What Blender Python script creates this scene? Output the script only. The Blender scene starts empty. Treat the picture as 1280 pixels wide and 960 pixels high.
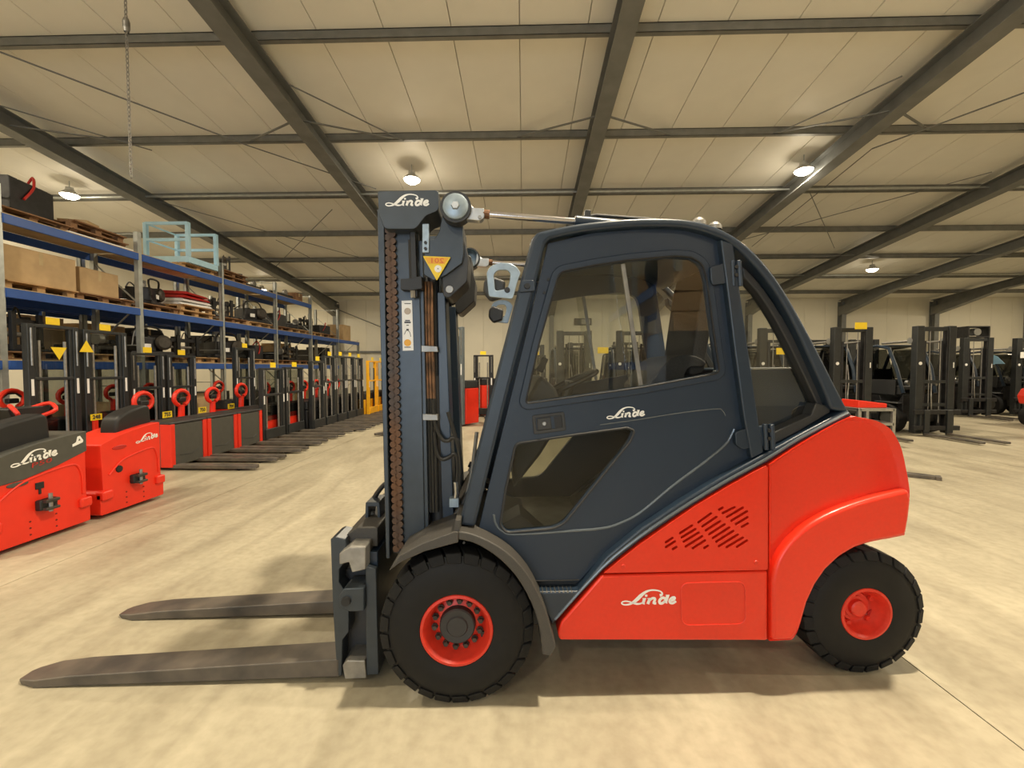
import bpy, bmesh, math, random
from mathutils import Vector, Matrix, Euler
from mathutils.geometry import tessellate_polygon
SC = bpy.context.scene
COL = SC.collection
R = math.radians
random.seed(7)

# ------------------------------------------------------------------ camera, light, exposure
CAM = Vector((0, 0, 1.62)); FPX = 540.0
cam = bpy.data.cameras.new('camera'); cam_ob = bpy.data.objects.new('camera', cam); COL.objects.link(cam_ob)
cam.sensor_width = 36; cam.lens = 36 * FPX / 1280; cam.clip_start = .02; cam.clip_end = 200
cam_ob.location = CAM; cam_ob.rotation_euler = (R(90 - 2.12), 0, R(1.6)); SC.camera = cam_ob
CROT = Euler((R(90 - 2.12), 0, R(1.6))).to_matrix()
vs = SC.view_settings
vs.view_transform = 'Standard'; vs.look = 'None'; vs.gamma = 1; vs.use_curve_mapping = False; vs.exposure = -0.62
SC.cycles.max_bounces = 8; SC.cycles.diffuse_bounces = 5; SC.cycles.glossy_bounces = 4; SC.cycles.transparent_max_bounces = 24
SC.cycles.sample_clamp_indirect = 6; SC.cycles.use_denoising = True
wd = bpy.data.worlds.new('world'); SC.world = wd; wd.use_nodes = True
wd.node_tree.nodes['Background'].inputs[0].default_value = (.62, .78, 1, 1); wd.node_tree.nodes['Background'].inputs[1].default_value = 1.0
LAMP_W = 560.0; LAMP_UP = 36.0; LAMP_COL = (1, .86, .63)
GATE_W = 800.0
def area(name, loc, rot, sx, sy, w, col):
    l = bpy.data.lights.new(name, 'AREA'); l.shape = 'RECTANGLE'; l.size = sx; l.size_y = sy; l.energy = w; l.color = col
    o = bpy.data.objects.new(name, l); o.location = loc; o.rotation_euler = rot; COL.objects.link(o); return o
# daylight through the open gate in the wall behind the photographer
area('gate_daylight', (-2.9, -13.3, 2.5), (R(90), 0, 0), 6.2, 4.9, GATE_W, (.74, .87, 1))

# ------------------------------------------------------------------ helpers
def ray(px, py): return (CROT @ Vector(((px - 640) / FPX, -(py - 480) / FPX, -1)))
def hit(px, py, n, d):                      # world point on the plane n.p = d
    r = ray(px, py); n = Vector(n); return CAM + r * ((d - n.dot(CAM)) / n.dot(r))
def gnd(px, py, z=0.0): return hit(px, py, (0, 0, 1), z)
def onX(px, py, X): return hit(px, py, (1, 0, 0), X)
def onY(px, py, Y): return hit(px, py, (0, 1, 0), Y)

MATS = {}
def mat(name, col, rough=.5, metal=0.0, var=.06, scale=6.0, bump=0.0, spec=.5, emit=None, es=0.0, coat=0.0, dirt=None):
    m = bpy.data.materials.new(name); m.use_nodes = True; nt = m.node_tree; b = nt.nodes['Principled BSDF']
    b.inputs['Roughness'].default_value = rough; b.inputs['Metallic'].default_value = metal
    b.inputs['Specular IOR Level'].default_value = spec; b.inputs['Coat Weight'].default_value = coat; b.inputs['Coat Roughness'].default_value = .12
    tc = nt.nodes.new('ShaderNodeTexCoord'); nz = nt.nodes.new('ShaderNodeTexNoise')
    nz.inputs['Scale'].default_value = scale; nz.inputs['Detail'].default_value = 5
    nt.links.new(tc.outputs['Object'], nz.inputs['Vector'])
    rp = nt.nodes.new('ShaderNodeValToRGB')
    lo = [max(0, c * (1 - var)) for c in col[:3]]; hi = [min(1, c * (1 + var)) for c in col[:3]]
    if dirt: lo = list(dirt)
    rp.color_ramp.elements[0].color = (*lo, 1); rp.color_ramp.elements[1].color = (*hi, 1)
    rp.color_ramp.elements[0].position = .3; rp.color_ramp.elements[1].position = .7
    nt.links.new(nz.outputs['Fac'], rp.inputs['Fac']); nt.links.new(rp.outputs['Color'], b.inputs['Base Color'])
    if bump:
        bp = nt.nodes.new('ShaderNodeBump'); bp.inputs['Strength'].default_value = bump; bp.inputs['Distance'].default_value = .01
        nt.links.new(nz.outputs['Fac'], bp.inputs['Height']); nt.links.new(bp.outputs['Normal'], b.inputs['Normal'])
    if emit:
        b.inputs['Emission Color'].default_value = (*emit, 1); b.inputs['Emission Strength'].default_value = es
    MATS[name] = m; return m
mat('paint_dark', (.016, .029, .050), .34, .0, .05, 30, .02, .55)
mat('paint_door', (.014, .027, .050), .42, 0, .06, 220, .10, .5)
mat('paint_highlight', (.11, .13, .15), .22, .2, .05, 20)  # far lighter than the door paint: edge highlights put into the colour
mat('plastic_dark', (.028, .029, .031), .5, 0, .08, 40, .05)
mat('fender', (.058, .054, .049), .55, 0, .12, 180, .12)
mat('mast_steel', (.042, .053, .066), .36, .3, .1, 14, .04)
mat('black', (.012, .012, .013), .5, 0, .1, 20)
mat('rubber', (.0085, .0085, .009), .7, 0, .18, 35, .10, .3)
mat('rubber_side', (.0075, .0075, .008), .6, 0, .15, 20, .04, .3)
mat('chain', (.045, .038, .033), .5, .5, .3, 4, .05, dirt=(.13, .06, .025))
mat('hose', (.02, .02, .02), .4, 0, .1, 30)
mat('red', (.74, .030, .010), .34, 0, .03, 60, .05, .5, coat=.12)
mat('red_rim', (.66, .034, .016), .42, 0, .10, 26, .04)
mat('red_low', (.78, .032, .012), .4, 0, .04, 8)
mat('red_deep', (.45, .02, .015), .4, 0, .08, 8)
mat('seam', (.16, .008, .004), .6, 0, .1, 8)
mat('cab_mat', (.24, .23, .20), .7, 0, .15, 12)
mat('white', (.86, .86, .85), .4, 0, .02, 8)
mat('steel', (.52, .53, .54), .3, .9, .1, 20)
mat('steel_cool', (.30, .37, .43), .38, .4, .12, 30)
mat('steel_dull', (.30, .29, .27), .45, .7, .2, 18, .05)
mat('chrome_rod', (.62, .60, .62), .18, 1, .05, 40)
mat('galv', (.42, .44, .42), .42, .55, .14, 7)
mat('copper', (.34, .19, .11), .35, .7, .25, 12, dirt=(.08, .06, .05))
mat('rust', (.16, .075, .035), .7, .2, .4, 22, .1)
mat('yellow', (.86, .62, .02), .45, 0, .06, 10)
mat('yellow_orange', (.82, .40, .012), .45, 0, .06, 10)
mat('stacker_yellow', (.85, .42, .008), .45, 0, .08, 6)
mat('orange_ink', (.72, .16, .02), .5)
mat('label_grey', (.45, .38, .32), .5, 0, .1, 60)
mat('ink', (.03, .03, .04), .5)
mat('blue', (.022, .085, .34), .45, 0, .08, 6)
mat('lightblue', (.42, .66, .82), .45, 0, .06, 6)
mat('frame_grey', (.030, .033, .035), .4, .2, .15, 8)
mat('mast_grey', (.17, .20, .22), .4, .35, .12, 8)
mat('panel_grey', (.070, .070, .062), .5, 0, .1, 10)
mat('machine', (.022, .022, .024), .42, .2, .35, 9, .05)
mat('greasy', (.055, .048, .040), .5, .3, .5, 9, .1)
mat('wood', (.46, .29, .14), .75, 0, .3, 5, .1)
mat('wood_dark', (.24, .13, .065), .8, 0, .3, 5, .1)
mat('card', (.50, .35, .19), .8, 0, .12, 4)
mat('board', (.50, .38, .21), .8, 0, .15, 3)
mat('steel_beam', (.17, .175, .17), .5, .1, .14, 3)
mat('purlin', (.20, .20, .185), .45, .35, .14, 4)
mat('panel', (.80, .78, .71), .5, 0, .035, 1.1)
mat('wall', (.72, .68, .56), .6, 0, .05, .8)
mat('seat_fabric', (.035, .034, .036), .8, 0, .2, 120, .2)
mat('lens', (1, .95, .8), .4, emit=(1, .90, .70), es=34)
mat('lamp_body', (.5, .5, .48), .4, .5)
mat('tyre_wrap', (.30, .38, .45), .3)
mat('sky_film', (.35, .62, .85), .25)

def glass(name, tint, ior):
    m = bpy.data.materials.new(name); m.use_nodes = True; nt = m.node_tree; nt.nodes.clear()
    o = nt.nodes.new('ShaderNodeOutputMaterial'); t = nt.nodes.new('ShaderNodeBsdfTransparent'); g = nt.nodes.new('ShaderNodeBsdfGlossy')
    f = nt.nodes.new('ShaderNodeFresnel'); mx = nt.nodes.new('ShaderNodeMixShader'); nz = nt.nodes.new('ShaderNodeTexNoise')
    nz.inputs['Scale'].default_value = 3; rp = nt.nodes.new('ShaderNodeValToRGB')
    rp.color_ramp.elements[0].color = (*[c * .93 for c in tint], 1); rp.color_ramp.elements[1].color = (*tint, 1)
    nt.links.new(nz.outputs['Fac'], rp.inputs['Fac']); nt.links.new(rp.outputs['Color'], t.inputs['Color'])
    g.inputs['Roughness'].default_value = .0; f.inputs['IOR'].default_value = ior
    ge = nt.nodes.new('ShaderNodeNewGeometry'); mm = nt.nodes.new('ShaderNodeMath'); mm.operation = 'MULTIPLY'; sb = nt.nodes.new('ShaderNodeMath'); sb.operation = 'SUBTRACT'; sb.inputs[0].default_value = 1
    nt.links.new(ge.outputs['Backfacing'], sb.inputs[1]); nt.links.new(f.outputs[0], mm.inputs[0]); nt.links.new(sb.outputs[0], mm.inputs[1]); nt.links.new(mm.outputs[0], mx.inputs[0]); nt.links.new(t.outputs[0], mx.inputs[1]); nt.links.new(g.outputs[0], mx.inputs[2])
    nt.links.new(mx.outputs[0], o.inputs[0]); MATS[name] = m
glass('glass', (.93, .94, .92), 1.75)
glass('glass_low', (.78, .79, .76), 1.5)
glass('screen', (.62, .64, .62), 1.5)
glass('screen_dark', (.34, .35, .34), 1.5)

def tag(o, label=None, cat=None, group=None, kind=None):
    if label: o['label'] = label
    if cat: o['category'] = cat
    if group: o['group'] = group
    if kind: o['kind'] = kind
    return o
def empty(name, loc=(0, 0, 0), rz=0.0):
    o = bpy.data.objects.new(name, None); o.location = loc; o.rotation_euler = (0, 0, rz); o.empty_display_size = .2; COL.objects.link(o); return o

class MB:
    def __init__(s): s.v = []; s.f = []
    def add(s, vs, fs):
        n = len(s.v); s.v += [tuple(p) for p in vs]; s.f += [tuple(i + n for i in f) for f in fs]; return s
    def box(s, x0, x1, y0, y1, z0, z1, rot=None, piv=None):
        vs = [Vector((x, y, z)) for x in (x0, x1) for y in (y0, y1) for z in (z0, z1)]
        if rot is not None:
            c = Vector(piv) if piv else Vector(((x0 + x1) / 2, (y0 + y1) / 2, (z0 + z1) / 2)); m = Euler(rot).to_matrix()
            vs = [c + m @ (p - c) for p in vs]
        return s.add(vs, [(0, 1, 3, 2), (4, 6, 7, 5), (0, 4, 5, 1), (2, 3, 7, 6), (0, 2, 6, 4), (1, 5, 7, 3)])
    def bar(s, a, b, w, h=None, up=(0, 0, 1)):  # square bar from a to b
        a = Vector(a); b = Vector(b); h = h or w; d = (b - a).normalized(); u = Vector(up)
        if abs(d.dot(u)) > .95: u = Vector((1, 0, 0))
        x = d.cross(u).normalized(); y = x.cross(d); vs = []
        for p in (a, b):
            for i, j in ((-1, -1), (1, -1), (1, 1), (-1, 1)): vs.append(p + x * (i * w / 2) + y * (j * h / 2))
        return s.add(vs, [(0, 3, 2, 1), (4, 5, 6, 7), (0, 1, 5, 4), (1, 2, 6, 5), (2, 3, 7, 6), (3, 0, 4, 7)])
    def tube(s, pts, r, n=8, caps=True):
        pts = [Vector(p) for p in pts]; N = len(pts); rs = r if isinstance(r, (list, tuple)) else [r] * N
        vs = []; fs = []; pu = None
        for i, p in enumerate(pts):
            d = (pts[min(i + 1, N - 1)] - pts[max(i - 1, 0)]).normalized()
            if pu is None: pu = Vector((0, 0, 1)) if abs(d.z) < .9 else Vector((1, 0, 0))
            x = d.cross(pu).normalized(); y = x.cross(d).normalized(); pu = y
            for k in range(n):
                a = 2 * math.pi * k / n; vs.append(p + (x * math.cos(a) + y * math.sin(a)) * rs[i])
        for i in range(N - 1):
            for k in range(n):
                a = i * n + k; b = i * n + (k + 1) % n; fs.append((a, b, b + n, a + n))
        if caps: fs.append(tuple(range(n - 1, -1, -1))); fs.append(tuple((N - 1) * n + k for k in range(n)))
        return s.add(vs, fs)
    def lathe(s, prof, c, axis='Y', n=32, closed=False, ph=0.0):  # prof: (along axis, radius)
        vs = []; fs = []; c = Vector(c); m = len(prof)
        for k in range(n):
            a = 2 * math.pi * k / n + ph; ca, sa = math.cos(a), math.sin(a)
            for t, r in prof:
                p = (r * ca, t, r * sa) if axis == 'Y' else ((t, r * ca, r * sa) if axis == 'X' else (r * ca, r * sa, t))
                vs.append(c + Vector(p))
        mm = m if closed else m - 1
        for k in range(n):
            for j in range(mm):
                a = k * m + j; b = k * m + (j + 1) % m; a2 = ((k + 1) % n) * m + j; b2 = ((k + 1) % n) * m + (j + 1) % m
                fs.append((a, a2, b2, b))
        return s.add(vs, fs)
    def prism(s, outer, y0, y1, holes=(), tf=None):   # outline in (x,z), extruded along y
        loops = [list(outer)] + [list(h) for h in holes]
        def area2(l): return sum(l[i][0] * l[(i + 1) % len(l)][1] - l[(i + 1) % len(l)][0] * l[i][1] for i in range(len(l)))
        loops = [l if (area2(l) > 0) == (i == 0) else l[::-1] for i, l in enumerate(loops)]
        flat = [p for l in loops for p in l]; n = len(flat)
        vs = [Vector((p[0], y0, p[1])) for p in flat] + [Vector((p[0], y1, p[1])) for p in flat]; fs = []
        if holes:
            s.holed = True
            for t in tessellate_polygon([[Vector((p[0], p[1], 0)) for p in l] for l in loops]):
                a, b, c = t
                ar = (flat[b][0] - flat[a][0]) * (flat[c][1] - flat[a][1]) - (flat[c][0] - flat[a][0]) * (flat[b][1] - flat[a][1])
                if abs(ar) < 1e-12: continue
                if ar < 0: b, c = c, b
                fs.append((a, b, c)); fs.append((a + n, c + n, b + n))
        else:
            fs.append(tuple(range(n))); fs.append(tuple(range(2 * n - 1, n - 1, -1)))
        o = 0
        for l in loops:
            m = len(l)
            for i in range(m):
                a = o + i; b = o + (i + 1) % m; fs.append((a, a + n, b + n, b))
            o += m
        if tf: vs = [tf(p) for p in vs]
        return s.add(vs, fs)
    def ring(s, outer, inner, y0, y1):          # frame between two outlines with matching points
        n = len(outer); vs = [(p[0], y, p[1]) for y in (y0, y1) for l in (outer, inner) for p in l]; fs = []
        for i in range(n):
            j = (i + 1) % n
            fs += [(i, j, n + j, n + i), (2 * n + i, 3 * n + i, 3 * n + j, 2 * n + j), (i, 2 * n + i, 2 * n + j, j), (n + i, n + j, 3 * n + j, 3 * n + i)]
        return s.add(vs, fs)
    def ribbon(s, pts, hw, y=0.0):  # flat stroke in the (x,z) plane; hw a number or list
        N = len(pts); hw = hw if isinstance(hw, (list, tuple)) else [hw] * N; vs = []; fs = []
        for i, p in enumerate(pts):
            a = Vector(pts[max(i - 1, 0)]); b = Vector(pts[min(i + 1, N - 1)]); d = (b - a).normalized(); nn = Vector((-d.y, d.x)) * hw[i]
            vs += [(p[0] + nn.x, y, p[1] + nn.y), (p[0] - nn.x, y, p[1] - nn.y)]
        for i in range(N - 1): fs.append((2 * i, 2 * i + 1, 2 * i + 3, 2 * i + 2))
        return s.add(vs, fs)
    def xf(s, f): s.v = [tuple(f(Vector(p))) for p in s.v]; return s
    def build(s, name, m, parent=None, bevel=0, seg=2, smooth=False, loc=None, rz=None, ang=35, fixn=True):
        me = bpy.data.meshes.new(name); me.from_pydata([tuple(p) for p in s.v], [], s.f)
        if fixn:
            bm = bmesh.new(); bm.from_mesh(me)
            if getattr(s, 'holed', False): bmesh.ops.dissolve_limit(bm, angle_limit=.005, verts=[], edges=[e for e in bm.edges if len(e.link_faces) == 2 and e.calc_face_angle(9) < .005])
            bmesh.ops.recalc_face_normals(bm, faces=bm.faces); bm.to_mesh(me); bm.free()
        me.materials.append(MATS[m] if isinstance(m, str) else m)
        o = bpy.data.objects.new(name, me); COL.objects.link(o)
        if parent: o.parent = parent
        if loc is not None: o.location = loc
        if rz is not None: o.rotation_euler = (0, 0, rz)
        if bevel:
            b = o.modifiers.new('bevel', 'BEVEL'); b.width = bevel; b.segments = seg; b.limit_method = 'ANGLE'; b.angle_limit = R(30); b.harden_normals = False
            wn = o.modifiers.new('normals', 'WEIGHTED_NORMAL'); wn.keep_sharp = True
        if smooth or bevel:
            try: me.shade_smooth(); me.set_sharp_from_angle(angle=R(ang))
            except Exception: pass
        return o

def smooth_path(pts, k=4, closed=False):   # Catmull-Rom through 2D/3D points
    P = [Vector(p) for p in pts]; N = len(P); out = []
    rng = range(N) if closed else range(N - 1)
    for i in rng:
        p0 = P[(i - 1) % N] if closed or i > 0 else P[0]; p1 = P[i]; p2 = P[(i + 1) % N]; p3 = P[(i + 2) % N] if closed or i + 2 < N else P[N - 1]
        for j in range(k):
            t = j / k; out.append(.5 * ((2 * p1) + (p2 - p0) * t + (2 * p0 - 5 * p1 + 4 * p2 - p3) * t * t + (3 * p1 - p0 - 3 * p2 + p3) * t ** 3))
    if not closed: out.append(P[-1])
    return [tuple(p) for p in out]
def round_poly(pts, r, k=4):               # round every corner of a 2D polygon
    out = []; N = len(pts); rr = r if isinstance(r, (list, tuple)) else [r] * N
    for i in range(N):
        p = Vector(pts[i]); a = Vector(pts[i - 1]); b = Vector(pts[(i + 1) % N]); da = (a - p); db = (b - p)
        q = min(rr[i], da.length * .48, db.length * .48)
        if q < 1e-5: out.append(tuple(p)); continue
        s = p + da.normalized() * q; e = p + db.normalized() * q
        for j in range(k + 1):
            t = j / k; out.append(tuple(s * (1 - t) ** 2 + p * 2 * t * (1 - t) + e * t * t))
    return out
def offset_poly(pts, d):
    N = len(pts); ar = sum(pts[i][0] * pts[(i + 1) % N][1] - pts[(i + 1) % N][0] * pts[i][1] for i in range(N)); sg = 1 if ar > 0 else -1; out = []
    for i in range(N):
        p = Vector(pts[i]); d1 = (p - Vector(pts[i - 1])); d2 = (Vector(pts[(i + 1) % N]) - p)
        if d1.length < 1e-6: d1 = d2
        if d2.length < 1e-6: d2 = d1
        d1 = d1.normalized(); d2 = d2.normalized(); n1 = Vector((d1.y, -d1.x)); n2 = Vector((d2.y, -d2.x)); n = n1 + n2
        n = n.normalized() if n.length > 1e-6 else n1; out.append(tuple(p + n * (sg * d / max(.5, n.dot(n1)))))
    return out
def kids(o): return [c for c in o.children]
def copy_tree(o, parent=None):
    c = o.copy(); COL.objects.link(c)
    if parent: c.parent = parent
    for ch in kids(o):
        if ch.type != 'LIGHT': copy_tree(ch, c)
    return c

def text_mb(txt, h, width=None, bold=0.0):  # flat text as (x,z) geometry, centred
    cu = bpy.data.curves.new('t', 'FONT'); cu.body = txt; cu.size = h * 1.4; cu.align_x = 'CENTER'; cu.align_y = 'CENTER'; cu.resolution_u = 2; cu.offset = bold
    o = bpy.data.objects.new('t', cu); COL.objects.link(o)
    me = bpy.data.meshes.new_from_object(o.evaluated_get(bpy.context.evaluated_depsgraph_get()))
    vs = [v.co.copy() for v in me.vertices]; fs = [tuple(p.vertices) for p in me.polygons]
    bpy.data.objects.remove(o); bpy.data.curves.remove(cu); bpy.data.meshes.remove(me)
    if width and vs:
        w = max(v.x for v in vs) - min(v.x for v in vs); k = width / w
        for v in vs: v.x *= k
    return MB().add([(v.x, 0, v.y) for v in vs], fs)

def logo_mb(w):   # the white script lettering, as strokes, width w, centred on the origin in (x,z)
    S = []
    L = smooth_path([(752, 305), (785, 292), (792, 268), (765, 240), (700, 219), (615, 214), (535, 236), (462, 285), (395, 347), (335, 392), (270, 424), (195, 432), (148, 412), (150, 388), (200, 373), (262, 384), (330, 410), (395, 426), (450, 421), (490, 398)], 4)
    n = len(L); hw = []
    for i, p in enumerate(L):
        t = i / (n - 1); d = 11 + 19 * math.exp(-((t - .405) / .10) ** 2) + 12 * math.exp(-((t - .03) / .05) ** 2) + 5 * math.exp(-((t - .88) / .06) ** 2); hw.append(d)
    S.append((L, hw))
    S.append(([(475, 345), (512, 338), (482, 425), (512, 432)], [9, 25, 24, 11]))
    S.append(([(517, 302), (537, 298), (556, 302)], [14, 20, 14]))
    S.append(([(555, 348), (598, 338), (560, 436)], [9, 25, 24])); S.append((smooth_path([(585, 380), (632, 346), (672, 350), (672, 380), (652, 422), (695, 430)], 3), 20))
    S.append((smooth_path([(842, 362), (806, 344), (766, 362), (746, 402), (760, 432), (796, 430), (838, 398)], 3), 22))
    S.append(([(846, 306), (886, 300), (842, 424), (874, 432)], [8, 26, 26, 12]))
    S.append((smooth_path([(916, 400), (966, 388), (994, 362), (978, 344), (938, 356), (910, 398), (922, 432), (966, 438), (1012, 408)], 3), 19))
    m = MB(); k = w / 870.0
    for pts, h in S:
        h = [q * k for q in h] if isinstance(h, (list, tuple)) else h * k
        m.ribbon([((p[0] - 572) * k, (325 - p[1]) * k) for p in pts], h)
    return m

# ------------------------------------------------------------------ building shell
XL, XR, YF, YB = -16.2, 31.0, -13.0, 25.3
SL = .098; YR = -2.0
def zroof(y, z0=8.10): return z0 - SL * y if y >= YR else z0 - SL * (2 * YR - y)
def floor_mat():
    m = bpy.data.materials.new('concrete'); m.use_nodes = True; nt = m.node_tree; b = nt.nodes['Principled BSDF']; N = nt.nodes.new; L = nt.links.new
    tc = N('ShaderNodeTexCoord'); mp = N('ShaderNodeMapping'); mp.inputs['Scale'].default_value = (1.6, .35, 1); mp.inputs['Rotation'].default_value = (0, 0, .5)
    L(tc.outputs['Object'], mp.inputs['Vector'])
    n1 = N('ShaderNodeTexNoise'); n1.inputs['Scale'].default_value = .55; n1.inputs['Detail'].default_value = 8; n1.inputs['Roughness'].default_value = .62; L(tc.outputs['Object'], n1.inputs['Vector'])
    n2 = N('ShaderNodeTexNoise'); n2.inputs['Scale'].default_value = 2.2; n2.inputs['Detail'].default_value = 6; n2.inputs['Distortion'].default_value = .8; L(mp.outputs[0], n2.inputs['Vector'])
    n3 = N('ShaderNodeTexNoise'); n3.inputs['Scale'].default_value = 16; n3.inputs['Detail'].default_value = 4; L(tc.outputs['Object'], n3.inputs['Vector'])
    a = N('ShaderNodeMath'); a.operation = 'MULTIPLY_ADD'; a.inputs[1].default_value = .5; L(n2.outputs['Fac'], a.inputs[0])
    h = N('ShaderNodeMath'); h.operation = 'MULTIPLY'; h.inputs[1].default_value = .5; L(n1.outputs['Fac'], h.inputs[0]); L(h.outputs[0], a.inputs[2])
    rp = N('ShaderNodeValToRGB'); e = rp.color_ramp.elements; e[0].position = .33; e[0].color = (.300, .262, .190, 1); e[1].position = .66; e[1].color = (.520, .470, .350, 1)
    L(a.outputs[0], rp.inputs['Fac'])
    mx = N('ShaderNodeMixRGB'); mx.blend_type = 'MULTIPLY'; mx.inputs[0].default_value = .35; r3 = N('ShaderNodeValToRGB'); r3.color_ramp.elements[0].position = .3; r3.color_ramp.elements[0].color = (.6, .58, .54, 1); r3.color_ramp.elements[1].position = .62
    L(n3.outputs['Fac'], r3.inputs['Fac']); L(rp.outputs['Color'], mx.inputs[1]); L(r3.outputs['Color'], mx.inputs[2]); L(mx.outputs[0], b.inputs['Base Color'])
    rr = N('ShaderNodeMapRange'); rr.inputs['To Min'].default_value = .36; rr.inputs['To Max'].default_value = .62; L(n2.outputs['Fac'], rr.inputs['Value']); L(rr.outputs[0], b.inputs['Roughness'])
    bp = N('ShaderNodeBump'); bp.inputs['Strength'].default_value = .12; bp.inputs['Distance'].default_value = .01; L(n2.outputs['Fac'], bp.inputs['Height']); L(bp.outputs['Normal'], b.inputs['Normal'])
    b.inputs['Specular IOR Level'].default_value = .35; MATS['concrete'] = m
floor_mat()
floor = tag(MB().box(XL, XR, YF, YB, -.2, -.012).build('floor', 'steel_beam'), 'beige concrete hall floor with straight saw joints', kind='structure')
xs = [XL, -9.88, -3.88, 2.12, 8.12, 14.12, 20.12, 26.12, XR]; ys = [YF, -6, .35, 12.5, YB]
for i in range(len(xs) - 1):
    for j in range(len(ys) - 1):
        MB().box(xs[i] + .004, xs[i + 1] - .004, ys[j] + .004, ys[j + 1] - .004, -.012, 0).build('floor_slab', 'concrete', floor)

# roof: sandwich panels, rafters, purlins, braces
ceil = MB()
ceil.add([(XL, YR, zroof(YR) + .10), (XR, YR, zroof(YR) + .10), (XR, YB + .2, zroof(YB + .2) + .10), (XL, YB + .2, zroof(YB + .2) + .10)], [(0, 1, 2, 3)])
ceil.add([(XL, YR, zroof(YR) + .1), (XR, YR, zroof(YR) + .1), (XR, YF, zroof(YF)), (XL, YF, zroof(YF))], [(0, 3, 2, 1)])
ceil.xf(lambda p: p)
ceiling = tag(ceil.build('ceiling', 'panel', fixn=False), 'sloping roof lined with pale sandwich panels', kind='structure')
LEN = (YB + .1 - YR) / math.cos(math.atan(SL)); pm = None; npan = 41; pw = (XR - XL) / npan
for i in range(npan):
    if pm is None:
        o = MB().box(-pw / 2 + .006, pw / 2 - .006, 0, LEN, 0, .05).build('ceiling_panel', 'panel', ceiling, bevel=.006, seg=1); pm = o
    else: o = pm.copy(); COL.objects.link(o)
    o.location = (XL + pw * (i + .5), YR, zroof(YR)); o.rotation_euler = (-math.atan(SL), 0, 0)
RX = [-11.0, -4.7, 1.58, 7.4, 12.8, 18.0, 23.1, 28.3]
def tilt(y0, z0):                     # follow the roof pitch
    return lambda p: Vector((p.x, p.y, p.z - SL * p.y + z0))
ra = None
for x in RX:
    if ra is None:
        m = MB(); m.box(-.16, .16, YR, YB - .1, -.56, -.535); m.box(-.16, .16, YR, YB - .1, -.20, -.182); m.box(-.012, .012, YR, YB - .1, -.535, -.2); m.xf(tilt(0, 8.10))
        m.prism([(21.6, 8.10 - .56 - SL * 21.6), (YB - .1, 8.10 - .56 - SL * (YB - .1)), (YB - .1, 8.10 - 1.05 - SL * (YB - .1))], -.16, .16, tf=lambda p: Vector((p.y, p.x, p.z)))
        ra = m.build('rafter', 'steel_beam', ceiling); o = ra
    else: o = ra.copy(); COL.objects.link(o)
    o.location.x = x
PY = [-.65, 2.05, 4.76, 7.47, 10.2, 12.84, 15.6, 18.3, 21.0, 23.7]; pu = None
for y in PY:
    if pu is None:
        m = MB(); m.box(XL, XR, -.009, .009, -.18, 0); m.box(XL, XR, -.009, .07, -.018, 0); m.box(XL, XR, -.009, .07, -.18, -.165)
        pu = m.build('purlin', 'purlin', ceiling); o = pu
    else: o = pu.copy(); COL.objects.link(o)
    o.location = (0, y, zroof(y)); o.rotation_euler = (-math.atan(SL), 0, 0)
def cp(px, py, off=.2): return hit(px, py, (0, SL, 1), 8.10 - off)
for a, b, r in [((0, 65), (310, 182), .016), ((310, 182), (470, 236), .014), ((0, 132), (190, 188), .014), ((362, 106), (505, 176), .014), ((165, 242), (478, 330), .012), ((338, 340), (415, 262), .014),
                ((975, 165), (1128, 95), .014), ((940, 308), (1090, 186), .012), ((1090, 186), (1280, 116), .016), ((890, 310), (1240, 215), .012), ((1012, 240), (1043, 310), .012), ((345, 300), (475, 368), .012)]:
    MB().tube([cp(*a, .24), cp(*b, .24)], r, 6).build('wind_brace', 'steel_beam', ceiling)
for x in RX[:6]:
    for y in (10.2, 18.3):
        for s in (-1, 1):
            MB().bar((x + s * .1, y - 1.15, zroof(y - 1.15) - .46), (x + s * 1.75, y, zroof(y) - .14), .045, .02).build('knee_brace', 'steel_beam', ceiling)
# pale conduit pipes along the purlins
for y, dz in ((12.45, .28), (20.3, .26)):
    MB().tube([(XL, y, zroof(y) - dz), (XR, y, zroof(y) - dz)], .03, 8).build('conduit', 'galv', ceiling)

zb = zroof(YB) + .05
wb = tag(MB().box(XL, XR, YB + .06, YB + .25, 0, zb + .1).build('wall_back', 'wall'), 'cream panelled rear wall of the hall', kind='structure'); o = None
for i in range(npan):
    if o is None: wp = o = MB().box(-pw / 2 + .003, pw / 2 - .003, YB, YB + .06, 0, zb).build('wall_panel', 'wall', wb, bevel=.003, seg=1)
    else: o = wp.copy(); COL.objects.link(o)
    o.location.x = XL + pw * (i + .5)
o = None
for x in RX:
    if o is None:
        m = MB(); y1 = YB - .0; m.box(-.12, .12, y1 - .36, y1 - .34, 0, zb - .3); m.box(-.12, .12, y1 - .02, y1, 0, zb - .3); m.box(-.01, .01, y1 - .34, y1 - .02, 0, zb - .3); cl = o = m.build('column', 'steel_beam', wb)
    else: o = cl.copy(); COL.objects.link(o)
    o.location.x = x
for x0, x1 in ((-11.0, -4.7),):
    MB().tube([(x0 + .2, YB - .2, 5.0), (x1 - .2, YB - .2, 2.6)], .03, 6).build('wind_brace', 'steel_beam', wb)
    MB().box(x0, x1, YB - .12, YB, 2.5, 2.62).build('wall_rail', 'steel_beam', wb)
tag(MB().box(XL - .2, XL, YF, YB + .2, 0, 9).build('wall_left', 'wall'), 'cream left wall behind the pallet racking', kind='structure')
tag(MB().box(XR, XR + .2, YF, YB + .2, 0, 9).build('wall_right', 'wall'), 'cream right wall of the hall', kind='structure')
m = MB(); zt = 9.0
for a, b in ((XL, -6.0), (.2, XR)): m.box(a, b, YF - .2, YF, 0, zt)
for a, b in ((-6.0, .2),): m.box(a, b, YF - .2, YF, 4.95, zt)
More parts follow.
